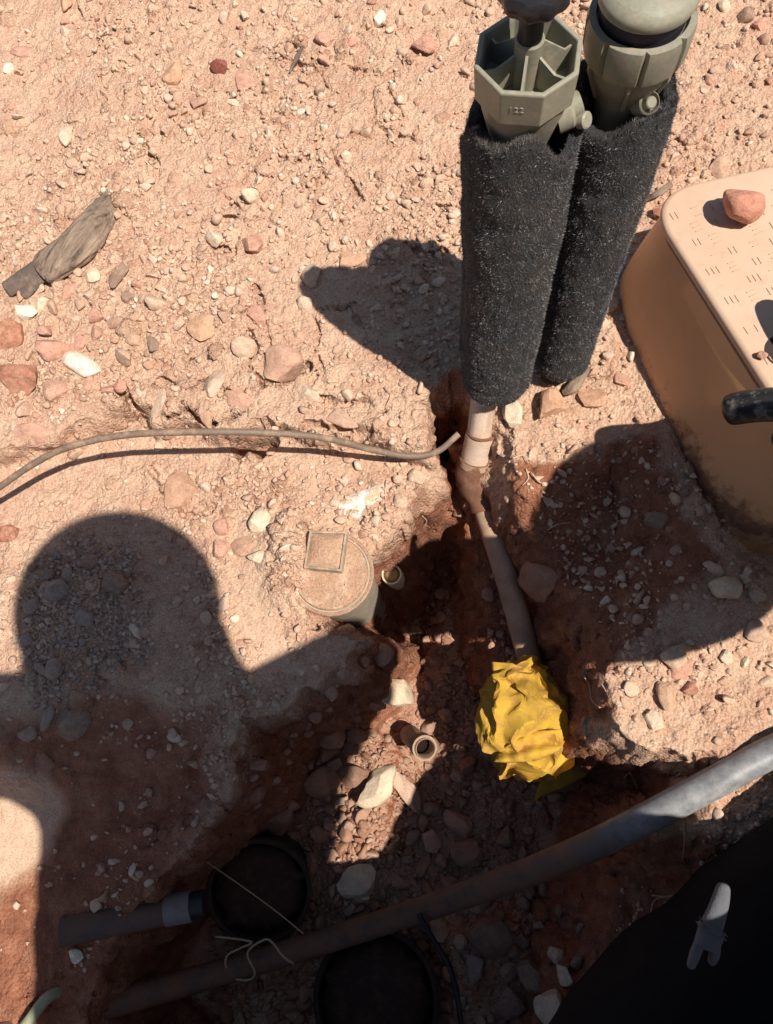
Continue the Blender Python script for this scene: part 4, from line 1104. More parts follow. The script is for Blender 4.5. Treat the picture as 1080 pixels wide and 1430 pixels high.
gr = np.array([max(0.0, 1.02 - abs(v.co.z - 0.005) / 0.075) if v.co.z < 0.1 else 0.0 for v in bx.data.vertices], np.float32)
gr *= np.array([0.35 + 0.65 * sstep(0.05, 0.2, float((Vector(v.co[:2]) - CORN).dot(dv_))) for v in bx.data.vertices], np.float32)
a = bx.data.attributes.new('grime', 'FLOAT', 'POINT'); a.data.foreach_set('value', gr)
place_parent(bx, root)
bm = bmesh.new(); rings = []
for o_, r_, z_ in ((0.000, 0.054, 0.1308), (0.0035, 0.056, 0.1318), (0.0038, 0.056, 0.1375), (0.002, 0.055, 0.1408), (-0.002, 0.053, 0.1420)):
    rings.append([bm.verts.new(p) for p in rounded(o_, r_, z_, 14)])
for i in range(len(rings) - 1):
    n_ = len(rings[i])
    for k in range(n_): bm.faces.new((rings[i][k], rings[i][(k+1) % n_], rings[i+1][(k+1) % n_], rings[i+1][k]))
bm.faces.new(rings[-1]); bm.faces.new(rings[0][::-1])
lid = from_bm('lid', bm, M_LID, sharp=50); place_parent(lid, root)
# raised tread marks, laid in alternating threes
marks = bmesh.new()
def lidp(a, b, z=0.0): 
    w = CORN + dv_ * a + lu_ * b; return Vector((w.x, w.y, 0.142 + z))
D3, L3, Z3 = Vector((dv_.x, dv_.y, 0)), Vector((pu_.x, pu_.y, 0)), Vector((0, 0, 1))
for i in range(11):
    for j in range(15):
        c0 = (0.034 + i * 0.0195, 0.016 + j * 0.0225 + (0.012 if i % 2 else 0))
        if c0[1] > LW - 0.03 or (0.155 < c0[0] < 0.25 and 0.02 < c0[1] < 0.11): continue
        if random.random() < 0.10: continue
        along = (i + j) % 2 == 0
        for k in (-1, 0, 1):
            if random.random() < 0.22: continue
            c = lidp(c0[0] + (0 if along else k * 0.0055), c0[1] + (k * 0.0055 if along else 0), 0.0004)
            box_bm(marks, c, D3, L3, Z3, 0.0088 if along else 0.0010, 0.0010 if along else 0.0088, 0.0009)
tm = from_bm('tread_marks', marks, M_TREAD, smooth=False); place_parent(tm, root); tm['kind'] = 'stuff'
# the lifting recess as a flat dark disc, its inner shade painted on, near the right edge of the picture
hp = at(1094, 490, ZL)
bm = bmesh.new(); lathe_bm(bm, [(0.0185, 0.0005), (0.0185, 0.0012), (0.0170, 0.0012), (0.0165, 0.0006), (0.0, 0.0006)], 28, (hp[0], hp[1], 0.1418), close_top=False)
place_parent(from_bm('lift_recess', bm, plastic('recess_shade', (0.035, 0.022, 0.018), 0.8), sharp=40), root)
pp = at(1062, 498, ZL); o = bpy.data.objects.new('stone', with_mat(ROUND[2], M_PINK)); COL.objects.link(o)
o.matrix_world = Matrix.Translation((pp[0], pp[1], 0.1475)) @ Matrix.Diagonal((0.0055, 0.0065, 0.006, 1)); tag(o, 'small pink pebble in the dark lift recess of the lid', 'stone')
rk = at(1031, 290, 0.155); me = rock_mesh('stone', 781, 4, 6, (1, 0.84, 0.85), 0.35)
o = bpy.data.objects.new('stone', with_mat(me, stone_material('lid_rock', [(0.0, (0.50, 0.22, 0.15)), (1.0, (0.50, 0.22, 0.15))], 0.4, (0.60, 0.33, 0.23)))); COL.objects.link(o)
o.matrix_world = Matrix.Translation((rk[0], rk[1], 0.1600)) @ Matrix.Rotation(0.1, 4, 'Z') @ Matrix.Diagonal((0.0260, 0.026, 0.0235, 1)); tag(o, 'rough pinkish red rock sitting on the lid of the tan box', 'stone')

# ------------------------------------------------------------------ cable looping over the ground
cab = [(-60, 722, 0.06), (0, 680, 0.085), (50, 646, 0.105), (100, 623, 0.12), (180, 607, 0.13), (300, 603, 0.128), (400, 606, 0.105), (460, 613, 0.08), (520, 628, 0.040), (572, 637, 0.016), (610, 631, 0.014), (641, 606, 0.022)]
pts = smooth_path([at(u, v, z - 0.02) for u, v, z in cab], 10)
bm = bmesh.new(); tube_bm(bm, pts, 0.0040, 14, wob=0.06)
M_CABLE = plastic('dusty_cable', (0.20, 0.135, 0.095), 0.6, (0.46, 0.31, 0.20), 0.85, 45.0)
tag(from_bm('cable', bm, M_CABLE, sharp=40), 'thin dusty brown cable arching over the ground to the trench', 'cable')

# ------------------------------------------------------------------ piece of bark and twig
def bark_material():
    m = NT('grey_bark'); co = m.objco()
    st = m.n('ShaderNodeMapping'); st.inputs['Scale'].default_value = (1.3, 10.0, 10.0); m.l(co, st.inputs['Vector'])
    n1 = m.noise(st.outputs[0], 9.0, 8, 0.75, 0.25)
    col = m.ramp(n1, [(0.36, (0.085, 0.058, 0.042)), (0.45, (0.28, 0.195, 0.138)), (0.56, (0.42, 0.30, 0.21)), (0.66, (0.54, 0.395, 0.28))])
    return m.out(col, 0.9, m.bump(n1, 1.0, 0.010))
M_BARK = bark_material()
def log(name, path, radii, mat, seed, flat=0.7, seg=44):
    """modelled along x in its own space so that the grain runs along it"""
    P = [Vector(p) for p in path]; o0 = P[0]
    d = (P[-1] - P[0]); d.z = 0; ang = math.atan2(d.y, d.x)
    M = Matrix.Translation(o0) @ Matrix.Rotation(ang, 4, 'Z'); Mi = M.inverted()
    bm = bmesh.new(); Q = smooth_path([Mi @ p for p in P], 14); rr = np.interp(np.linspace(0, 1, len(Q)), np.linspace(0, 1, len(radii)), radii)
    rings = tube_bm(bm, Q, list(rr), seg)
    for i, ring in enumerate(rings):
        for v in ring:
            c = Vector(Q[i]); e = v.co - c
            k = 1 + 0.13 * mnoise.noise(Vector((v.co.x * 26, math.sin(math.atan2(e.z, e.y)) * 1.6, seed))) + 0.11 * (1 - 2.6 * abs(mnoise.noise(Vector((v.co.x * 11, math.sin(math.atan2(e.z, e.y)) * 3.0, math.cos(math.atan2(e.z, e.y)) * 3.0 + seed))))) + 0.05 * mnoise.noise(Vector((v.co.x * 60, math.atan2(e.z, e.y) * 5, seed)))
            v.co = c + Vector((e.x, e.y * k, e.z * k * flat))
    ob = from_bm(name, bm, mat); ob.matrix_world = M
    return ob
def onz(u, v, lift=0.0):
    p = hit(u, v); return (p[0], p[1], p[2] + lift)
root = empty('driftwood', onz(80, 360)); tag(root, 'weathered grey piece of bark lying on the gravel at left', 'bark')
lg = log('bark_curl', [onz(150, 268, -.012), onz(142, 300, -.002), onz(128, 332, .009), onz(104, 360, .013), onz(78, 378, .012), onz(66, 386, .010)], [0.019, 0.023, 0.026, 0.026, 0.024, 0.021], M_BARK, 1, 0.62)
place_parent(lg, root)
M_DARKWOOD = plastic('dark_splinter', (0.12, 0.085, 0.065), 0.85, (0.30, 0.21, 0.155), 0.7, 60.0)
for k, (ua, va, ub, vb, wa) in enumerate(((78, 366, 13, 408, 0.0125), (68, 384, 34, 414, 0.0105), (80, 357, 26, 388, 0.0050))):
    a, b = onz(ua, va, 0.008), onz(ub, vb, 0.005)
    sp = log('splinter', [a, tuple((np.array(a)+np.array(b))/2 + [0, 0, .001]), b], [wa, wa * 1.05, wa], M_DARKWOOD, 4 + k, 0.5, 16)
    place_parent(sp, root)
tw = log('twig', [onz(424, 68, .004), onz(416, 85, .006), onz(405, 104, .003)], [0.0015, 0.004, 0.0012], M_DARKWOOD, 9, 0.8, 10); tag(tw, 'short dark twig on the upper gravel left of the octagonal valve', 'twig')
tw = log('twig', [onz(935, 262, .006), onz(918, 276, .010), onz(900, 283, .004)], [0.004, 0.005, 0.002], M_BARK, 12, 0.8, 10); tag(tw, 'pale broken stick between the right valve and the box', 'twig')
tw = log('twig', [onz(820, 520, .012), onz(800, 545, .012), onz(786, 552, .006)], [0.003, 0.008, 0.004], M_BARK, 15, 0.8, 12); tag(tw, 'pale splintered stick at the foot of the right felt sleeve', 'twig')

# ------------------------------------------------------------------ round riser with a square plug
cz = -0.022
cc = at(462, 800, cz); root = empty('round_access_cap', (cc[0], cc[1], -0.2)); tag(root, 'round dust-covered cap with a square raised plug at the trench edge', 'access cap')
def dusty_cap():
    m = NT('dust_covered_cap'); p = m.pos()
    col, mid, fine = soil_color(m, p)
    g = m.ramp(m.noise(p, 45.0, 8, 0.75), [(0.50, 0.0), (0.66, 1.0)])
    col = m.mix(m.math('MULTIPLY', g, 0.7), col, (0.66, 0.47, 0.33))
    col = m.mix(m.math('MULTIPLY', m.ramp(m.noise(p, 28.0, 6, 0.7), [(0.55, 0.0), (0.7, 1.0)]), 0.7), col, (0.40, 0.27, 0.18))
    return m.out(col, 0.92, m.bump(m.noise(p, 260.0, 6, 0.7), 0.7, 0.003))
M_CAPDUST = dusty_cap()
M_PIPEGREY = plastic('dusty_grey_green_pvc', (0.34, 0.315, 0.245), 0.7, (0.50, 0.355, 0.245), 0.85, 60.0, 0.3, 0.42, 0.60, 0.8)
bm = bmesh.new(); lathe_bm(bm, [(0.0455, -0.36), (0.0455, -0.115), (0.0475, -0.105), (0.0480, -0.045), (0.0490, -0.026)], 64, (cc[0], cc[1], 0))
place_parent(from_bm('riser_pipe', bm, M_PIPEGREY, sharp=30), root)
bm = bmesh.new(); lathe_bm(bm, [(0.0495, -0.036), (0.0525, -0.035), (0.0530, -0.0255), (0.0515, -0.0235), (0.0490, -0.0245), (0.0480, -0.0265), (0.0465, -0.0262), (0.0450, -0.0215), (0.030, -0.0205), (0.0, -0.0205)], 64, (cc[0], cc[1], 0), close_top=False)
place_parent(from_bm('cap_lid', bm, M_CAPDUST, sharp=30), root)
c1, c2, c3, c4 = [Vector(at(u, v, -0.010)) for u, v in ((432, 741), (485, 742), (477, 798), (424, 793))]
ctr = (c1 + c2 + c3 + c4) / 4
bm = bmesh.new()
def sq(k, z): return [bm.verts.new(Vector((ctr.x + (c.x - ctr.x) * k, ctr.y + (c.y - ctr.y) * k, z))) for c in (c1, c2, c3, c4)]
rr_ = [sq(1.04, -0.0208), sq(1.0, -0.0100), sq(0.97, -0.0090), sq(0.90, -0.0090), sq(0.875, -0.0100), sq(0.86, -0.0140)]
for i in range(5):
    for k in range(4): bm.faces.new((rr_[i][k], rr_[i][(k+1) % 4], rr_[i+1][(k+1) % 4], rr_[i+1][k]))
bm.faces.new(rr_[0][::-1]); bm.faces.new(rr_[-1])
pl = from_bm('square_plug', bm, plastic('plug_plastic', (0.27, 0.225, 0.165), 0.7, (0.55, 0.37, 0.26), 0.9, 70.0, 0.3, 0.40, 0.58), smooth=False); place_parent(pl, root)
md = pl.modifiers.new('b', 'BEVEL'); md.width = 0.0016; md.segments = 3
bm = bmesh.new(); bmesh.ops.create_grid(bm, x_segments=14, y_segments=14, size=1.0)
e1, e2 = (c2 - c1) * 0.445, (c1 - c4) * 0.445
for v in bm.verts:
    x, y = v.co.x, v.co.y
    w = ctr + e1 * x + e2 * y; rr2 = max(abs(x), abs(y))
    v.co = Vector((w.x, w.y, -0.0125 + 0.0065 * (1 - rr2**3) + 0.0008 * mnoise.noise(Vector((x*4, y*4, 0)))))
place_parent(from_bm('soil_fill', bm, M_CAPDUST), root)

# ------------------------------------------------------------------ open pipe stubs standing in the pit
def stub(name, label, mouth, foot, r, wall, mat, collar=None, fill=None, fill_d=0.006):
    m_, f_ = Vector(mouth), Vector(foot); d = (m_ - f_).normalized()
    root = empty(name, f_); tag(root, label, 'pipe', None)
    bm = bmesh.new(); L = (m_ - f_).length
    lathe_bm(bm, [(r, 0), (r, L - 0.001), (r - 0.0008, L), (r - wall + 0.0006, L), (r - wall, L - 0.001), (r - wall, L - 0.035), (0, L - 0.035)], 32, f_, d, close_top=False)
    place_parent(from_bm('tube', bm, mat, sharp=40), root)
    if collar:
        bm = bmesh.new(); lathe_bm(bm, [(r, L - collar - 0.02), (r * 1.2, L - collar - 0.019), (r * 1.2, L - collar), (r, L - collar + 0.001)], 32, f_, d, close_top=False, close_bottom=False)
        place_parent(from_bm('collar', bm, mat, sharp=40), root)
    if fill:
        bm = bmesh.new(); lathe_bm(bm, [(r - wall - 0.0002, L - fill_d), (r * 0.4, L - fill_d + 0.002), (0.0, L - fill_d + 0.0025)], 20, f_, d, close_top=False)
        place_parent(from_bm('mouth_plug', bm, fill), root)
    return root
stub('pipe_stub', 'short cream pipe stub with dirt-filled mouth beside the round cap', px3(547, 802, -0.13), px3(556, 813, -0.26), 0.0142, 0.0028, M_CREAMPVC, None, plastic('olive_dirt', (0.34, 0.25, 0.12), 0.95, bump=0.9))
stub('pipe_stub', 'muddy pipe stub with an open dark mouth on the pit floor', px3(595, 1046, -0.235), px3(572, 1026, -0.32), 0.0150, 0.0018, M_PVC, 0.006, plastic('mouth_shade', (0.02, 0.012, 0.009), 1.0, amount=0.0, spec=0.0), 0.028)  # near-black plug paints the shade inside the open pipe

# ------------------------------------------------------------------ yellow bag round the end of the pipe
def bag_material():
    m = NT('yellow_woven_bag'); p = m.pos(); co = m.objco()
    wv = m.n('ShaderNodeTexWave', wave_type='BANDS', bands_direction='X'); wv.inputs['Scale'].default_value = 240.0; m.l(p, wv.inputs['Vector'])
    wv2 = m.n('ShaderNodeTexWave', wave_type='BANDS', bands_direction='Y'); wv2.inputs['Scale'].default_value = 240.0; m.l(p, wv2.inputs['Vector'])
    wob = m.math('MULTIPLY', wv.outputs['Fac'], wv2.outputs['Fac'])
    col = m.mix(m.ramp(m.noise(p, 24.0, 5, 0.65), [(0.35, 0.0), (0.7, 1.0)]), (0.60, 0.36, 0.045), (0.48, 0.265, 0.030))
    col = m.mix(m.math('MULTIPLY', m.ramp(m.noise(p, 34.0, 5, 0.75), [(0.47, 0.0), (0.68, 1.0)]), 0.8), col, (0.30, 0.14, 0.055))
    col = m.mix(m.math('MULTIPLY', m.ramp(m.noise(p, 130.0, 5, 0.8), [(0.55, 0.0), (0.72, 1.0)]), 0.6), col, (0.36, 0.20, 0.06))
    col = m.mix(m.math('MULTIPLY', wob, 0.25), col, (0.50, 0.30, 0.02))
    m.out(col, 0.85, m.bump(m.math('ADD', wob, m.math('MULTIPLY', m.noise(p, 200.0, 4, 0.6), 0.6)), 0.22, 0.001))
    m.b.inputs['Subsurface Weight'].default_value = 0.0
    return m.m
M_BAG = bag_material()
root = empty('yellow_bag', px3(740, 1010, -0.24)); tag(root, 'crumpled yellow woven bag wrapped round the lower end of the pipe', 'bag')
def crumple(outline, zfun, name, thick=0.0012, seed=0, res=0.0045, amp=0.004, folds=()):
    """a sheet filling a pixel outline, raised by zfun(u, v), creased along lines and given thickness"""
    us, vs = [p[0] for p in outline], [p[1] for p in outline]
    bm = bmesh.new(); step = 4.0
    grid = {}
    nu, nv = int((max(us)-min(us))/step)+2, int((max(vs)-min(vs))/step)+2
    pl = np.array(outline, float)
    def clampin(u, v):
        if inpoly(outline, u, v): return u, v, True
        best = None
        for i in range(len(pl)):
            a, b = pl[i], pl[(i+1) % len(pl)]; e = b - a
            t = max(0, min(1, ((u-a[0])*e[0] + (v-a[1])*e[1]) / max(e @ e, 1e-9))); q = a + e*t
            d = (q[0]-u)**2 + (q[1]-v)**2
            if best is None or d < best[0]: best = (d, q)
        return best[1][0], best[1][1], best[0] < (step*1.0)**2
    for i in range(nu):
        for j in range(nv):
            u, v, ok = clampin(min(us) + i*step, min(vs) + j*step)
            if ok:
                z = zfun(u, v)
                for (x0, y0, x1, y1, a_, w_) in folds:
                    ex_, ey_ = x1-x0, y1-y0; L2 = ex_*ex_ + ey_*ey_
                    t = ((u-x0)*ex_ + (v-y0)*ey_) / L2
                    if -0.1 < t < 1.1:
                        s = ((u-x0)*ey_ - (v-y0)*ex_) / math.sqrt(L2)
                        fade = min(1, max(0, (t+0.1)*5), max(0, (1.1-t)*5))
                        z += a_ * fade * (max(0, 1 - abs(s)/w_) if w_ > 0 else (max(0, 1 - s/-w_) if s >= 0 else 0))
                z += amp * 0.6 * mnoise.noise(Vector((u/16, v/16, seed))) + amp * 0.3 * mnoise.noise(Vector((u/6, v/6, seed)))
                grid[(i, j)] = bm.verts.new(px3(u, v, z))
    for i in range(nu-1):
        for j in range(nv-1):
            q = [grid.get(k) for k in ((i, j), (i+1, j), (i+1, j+1), (i, j+1))]
            if all(q):
                try: bm.faces.new(q)
                except ValueError: pass
    bmesh.ops.remove_doubles(bm, verts=bm.verts[:], dist=0.0004)
    ob = from_bm(name, bm, M_BAG)
    sd = ob.modifiers.new('s', 'SOLIDIFY'); sd.thickness = thick; sd.offset = -1
    place_parent(ob, root)
    return ob
def tri(x): return abs((x % 2.0) - 1.0) * 2 - 1
rb = random.Random(8)
bm = bmesh.new(); bmesh.ops.create_icosphere(bm, subdivisions=3, radius=1.0)
for v in bm.verts:
    q = v.co.copy()
    v.co = q * (1 + 0.17 * mnoise.noise(q * 1.9) + 0.13 * mnoise.noise(q * 3.6) + rb.uniform(-0.09, 0.09)) + Vector((rb.uniform(-.06, .06), rb.uniform(-.06, .06), rb.uniform(-.06, .06)))
dis = [e for e in bm.edges if rb.random() < 0.42]
bmesh.ops.dissolve_edges(bm, edges=dis, use_verts=True)
bmesh.ops.triangulate(bm, faces=bm.faces[:])
for it in range(3):
    bmesh.ops.subdivide_edges(bm, edges=bm.edges[:], cuts=1, use_grid_fill=True)
    if it == 2: bmesh.ops.smooth_vert(bm, verts=bm.verts[:], factor=0.5, use_axis_x=True, use_axis_y=True, use_axis_z=True)
bc = px3(742, 1004, -0.172); top_, bot_ = px3(738, 922, -0.150), px3(752, 1094, -0.215)
axv = (bot_ - top_); hl = axv.length / 2; axv.normalize()
vw = (Vector(CAM) - bc).normalized(); sdv = axv.cross(vw).normalized(); upv = sdv.cross(axv).normalized()
if upv.dot(vw) < 0: upv = -upv
for v in bm.verts:
    p = v.co.copy(); r = 1.0 + 0.012 * mnoise.noise(p * 11)
    t = p.z                                       # +1 at the top end, -1 at the bottom
    wid = (0.046 + 0.011 * (1 - t * t)) * (0.90 if t > 0.4 else 1.0)
    q = Vector((math.copysign(abs(p.x)**0.85, p.x), math.copysign(abs(p.y)**0.85, p.y), math.copysign(abs(p.z)**0.8, p.z))) * r
    v.co = bc + sdv * (q.x * wid * 1.06) - axv * (q.z * hl * 0.96) + upv * (q.y * 0.054 + 0.017 * (1 - 2.6 * abs(mnoise.noise(p * 1.5 + Vector((3, 1, 7)))))) + sdv * (0.012 * (1 - 2.6 * abs(mnoise.noise(p * 1.7 + Vector((13, 5, 2))))))
place_parent(from_bm('wrapping', bm, M_BAG, sharp=14), root)
def sheet_z(u, v): return -0.150 - 0.03 * sstep(930, 1090, v)
crumple([(687, 924), (716, 926), (742, 936), (764, 958), (752, 978), (728, 990), (706, 992), (697, 966), (690, 946)],
        lambda u, v: -0.124 - 0.012 * abs(u - 722) / 35, 'top_flap', seed=2, amp=0.008, folds=[(700, 985, 745, 950, 0.008, 14)])
crumple([(690, 1064), (700, 1046), (742, 1022), (788, 1018), (786, 1044), (764, 1056), (746, 1062), (716, 1064)],
        lambda u, v: -0.124 - 0.03 * sstep(730, 690, u) * 0.4, 'front_fold', seed=7, amp=0.007, folds=[(690, 1064, 786, 1044, 0.012, 10), (702, 1044, 788, 1020, 0.012, -20)])
crumple([(756, 1086), (792, 1074), (826, 1068), (818, 1084), (790, 1098), (760, 1110), (744, 1120), (752, 1098)],
        lambda u, v: -0.235 - 0.0004 * (v - 1080), 'lower_flap', seed=11, amp=0.005)
crumple([(676, 974), (694, 964), (704, 990), (700, 1030), (688, 1052), (678, 1030)],
        lambda u, v: -0.160 + 0.0005 * (u - 690), 'side_flap', seed=15, amp=0.008, folds=[(680, 975, 690, 1045, 0.010, 8)])

# ------------------------------------------------------------------ black poly pipe crossing the pit
pp_ = [(1180, 1010, 0.012), (1080, 1049, 0.008), (960, 1113, -0.006), (820, 1184, -0.05), (700, 1232, -0.155), (560, 1280, -0.245), (430, 1322, -0.268), (330, 1352, -0.255), (180, 1395, -0.19), (0, 1446, -0.115), (-120, 1480, -0.07)]
path = smooth_path([at(u, v, z) for u, v, z in pp_], 8)
def pipe_material():
    m = NT('black_poly_pipe'); p = m.pos()
    mud = m.n('ShaderNodeAttribute', attribute_name='mud').outputs['Fac']
    g = m.ramp(m.math('ADD', mud, m.math('MULTIPLY', m.math('SUBTRACT', m.noise(p, 45.0, 8, 0.8), 0.5), 1.9)), [(0.40, 0.0), (0.82, 1.0)])
    dust = m.mix(m.ramp(m.noise(p, 70.0, 5, 0.7), [(0.35, 0.0), (0.7, 1.0)]), (0.17, 0.168, 0.172), (0.33, 0.32, 0.31))  # grey lift for the sunlit right end, painted into the black pipe
    col = m.mix(m.math('MULTIPLY', g, 0.95), dust, (0.20, 0.10, 0.06))
    col = m.mix(m.math('MULTIPLY', mud, 1.15, True), col, m.mix(g, (0.022, 0.019, 0.026), (0.20, 0.10, 0.06)))
    return m.out(col, m.math('ADD', m.math('MULTIPLY', g, 0.5), 0.46, True), m.bump(m.math('ADD', m.math('MULTIPLY', m.noise(p, 300.0, 5, 0.7), 0.4), m.math('MULTIPLY', g, 2.0)), 0.25, 0.0012), **{'Specular IOR Level': 0.4})
bm = bmesh.new(); tube_bm(bm, path, 0.0162, 36)
ob = from_bm('poly_pipe', bm, pipe_material(), sharp=40)
ob.data.attributes.new('mud', 'FLOAT', 'POINT').data.foreach_set('value', np.array([0.05 + 0.72 * sstep(0.24, 0.10, v.co.x) for v in ob.data.vertices], np.float32))
tag(ob, 'thick black poly pipe crossing the trench diagonally with its right end sunlit', 'pipe')

# ------------------------------------------------------------------ dark pots, grey pipe and strings at the lower left
M_POT = plastic('black_pot_plastic', (0.020, 0.017, 0.018), 0.45, (0.09, 0.05, 0.035), 0.4, 30.0)
M_POTRIM = plastic('dusty_pot_rim', (0.030, 0.020, 0.017), 0.8, (0.09, 0.05, 0.034), 0.8, 40.0)
M_POTSOIL = plastic('dark_pot_soil', (0.055, 0.033, 0.024), 0.95, (0.13, 0.07, 0.045), 0.7, 60.0, 0.1, bump=1.0)
def pot(label, u, v, z, r, tilt, dep=0.13):
    c = px3(u, v, z); ax = Vector((tilt[0], tilt[1], 1)).normalized(); root = empty('plant_pot', c - ax * dep); tag(root, label, 'pot', 'black pots in the dark corner')
    bm = bmesh.new(); lathe_bm(bm, [(r * 0.78, -dep), (r * 0.98, -0.004), (r * 0.955, -0.006), (r * 0.76, -dep + 0.004), (0, -dep + 0.004)], 48, c, ax, close_top=False)
    place_parent(from_bm('pot_wall', bm, M_POT, sharp=40), root)
    bm = bmesh.new(); lathe_bm(bm, [(r * 0.96, -0.012), (r * 0.6, -0.006), (r * 0.25, -0.003), (0, -0.002)], 40, c, ax, close_top=False)
    for v in bm.verts: v.co += ax * (0.006 * mnoise.noise(v.co * 60))
    place_parent(from_bm('pot_soil', bm, M_POTSOIL), root)
    bm = bmesh.new(); lathe_bm(bm, [(r * 0.97, -0.012), (r * 1.03, -0.011), (r * 1.04, 0.0), (r * 1.0, 0.0015), (r * 0.955, 0.0), (r * 0.95, -0.010)], 48, c, ax, close_top=False, close_bottom=False)
    place_parent(from_bm('pot_rim', bm, M_POTRIM, sharp=40), root)
pot('dark empty pot lying open above the black pipe at lower left', 362, 1246, -0.27, 0.071, (0.10, -0.25))
pot('dark empty pot below the black pipe with a dusty brown rim', 524, 1396, -0.275, 0.084, (-0.12, 0.1))
root = empty('grey_pipe', px3(190, 1280, -0.19)); tag(root, 'short grey pipe with a pale coupling in the dark corner', 'pipe')
g0, g1, g2, g3 = px3(86, 1302, -0.105), px3(232, 1272, -0.135), px3(238, 1271, -0.135), px3(268, 1265, -0.138)
bm = bmesh.new(); tube_bm(bm, [g0, g1], 0.0170, 24); place_parent(from_bm('pipe_body', bm, M_GREYPVC, sharp=40), root)
bm = bmesh.new(); tube_bm(bm, [g1 + (g2-g1)*0.05, g3], 0.0185, 24); place_parent(from_bm('coupling', bm, plastic('pale_coupling', (0.21, 0.175, 0.16), 0.65, (0.2, 0.115, 0.08), 0.8, 60.0), sharp=40), root)
bm = bmesh.new(); tube_bm(bm, [g3, g3 + (g3-g2)*0.6], 0.0165, 24); place_parent(from_bm('pipe_end', bm, M_POT, sharp=40), root)
M_STRING = plastic('tan_string', (0.46, 0.33, 0.20), 0.8)
def strand(name, label, pts, r, mat, cat, group=None):
    bm = bmesh.new(); tube_bm(bm, smooth_path([px3(*p) for p in pts], 7), r, 8)
    return tag(from_bm(name, bm, mat), label, cat, group)
strand('string', 'thin taut string running down to the black pipe at lower left', [(225, 1165, -0.140), (262, 1186, -0.150), (330, 1232, -0.225), (385, 1272, -0.230), (424, 1304, -0.233)], 0.0009, M_STRING, 'string')
strand('cord', 'tan cord looped round the muddy black pipe', [(300, 1308, -0.240), (330, 1311, -0.237), (352, 1316, -0.233), (336, 1324, -0.233), (318, 1334, -0.233), (316, 1350, -0.237), (328, 1366, -0.243), (348, 1368, -0.245), (356, 1358, -0.237), (346, 1330, -0.229), (370, 1312, -0.229), (382, 1318, -0.229), (396, 1336, -0.230), (410, 1346, -0.235)], 0.0015, M_STRING, 'cord')
strand('cable', 'thin black cable running down through the dark stone heap', [(585, 1276, -0.20), (604, 1310, -0.205), (628, 1350, -0.205), (640, 1400, -0.205), (646, 1450, -0.21)], 0.0035, M_BLACK, 'cable')
strand('hose', 'bent green-grey tube end in the bottom left corner', [(30, 1440, -0.10), (48, 1416, -0.095), (66, 1394, -0.10), (84, 1384, -0.12)], 0.007, plastic('grey_green_tube', (0.30, 0.32, 0.20), 0.4), 'hose')

# ------------------------------------------------------------------ roots hanging out of the cut walls
M_ROOT = plastic('pale_root', (0.56, 0.38, 0.27), 0.8)
def root_px(pts, label, r=0.0011, lift=0.004, group='fine roots in the trench walls'):
    P = []
    for u, v in pts:
        p = hit(u, v); P.append(p + (CAM - p) / np.linalg.norm(CAM - p) * (lift + random.uniform(0, 0.003)))
    bm = bmesh.new(); Q = smooth_path(P, 6); tube_bm(bm, Q, list(np.linspace(r, r * 0.45, len(Q))), 6)
    tag(from_bm('root', bm, M_ROOT), label, 'root', group)
root_px([(815, 930), (817, 946), (823, 956), (827, 978), (838, 988)], 'long pale kinked root on the trench wall right of the yellow bag', 0.0013)
root_px([(840, 955), (847, 966)], 'short pale root beside the long kinked one')
root_px([(880, 1078), (886, 1090), (890, 1100)], 'pale root bit on the cut face above the black pipe', 0.0016)
root_px([(872, 1086), (878, 1080)], 'tiny root bit left of the pale one above the black pipe')
root_px([(910, 1250), (930, 1252), (965, 1250), (992, 1252)], 'long thin root arching towards the grey glove', 0.0010)
root_px([(908, 1295), (910, 1270), (916, 1256), (940, 1250)], 'curved thin root hanging down left of the grey glove', 0.0010)
root_px([(955, 1148), (956, 1175), (953, 1200)], 'thin hanging root below the sunlit pipe end', 0.0008)
root_px([(722, 718), (728, 730), (720, 742)], 'curled pale root on the wall just right of the long pipe')
root_px([(760, 742), (780, 732), (796, 730)], 'forked pale root lying across the shaded wall below the orange rock')
root_px([(716, 640), (730, 636), (738, 646)], 'pale rootlet under the lumpy rock beside the pipe neck')
root_px([(735, 655), (738, 668), (730, 678)], 'hanging rootlet tuft right of the pipe coupling')
root_px([(742, 660), (752, 672), (760, 676)], 'second rootlet of the tuft right of the pipe coupling')
root_px([(582, 715), (594, 712), (608, 712)], 'fine rootlet sticking out above the cream pipe stub')
root_px([(590, 720), (596, 728), (592, 736)], 'fine rootlet hanging below the one above the cream stub')
root_px([(527, 806), (526, 820), (525, 832)], 'pale root hanging beside the round cap', 0.0014)
root_px([(540, 670), (538, 690), (540, 712)], 'thin stalk standing over the rubble beside the white chalk smear', 0.0009)
root_px([(528, 770), (538, 772), (546, 770)], 'dry grass blade at the upper edge of the round cap', 0.0008)
root_px([(538, 540), (546, 552), (540, 566)], 'small pale root in the lower part of the valve shadow', 0.0009)

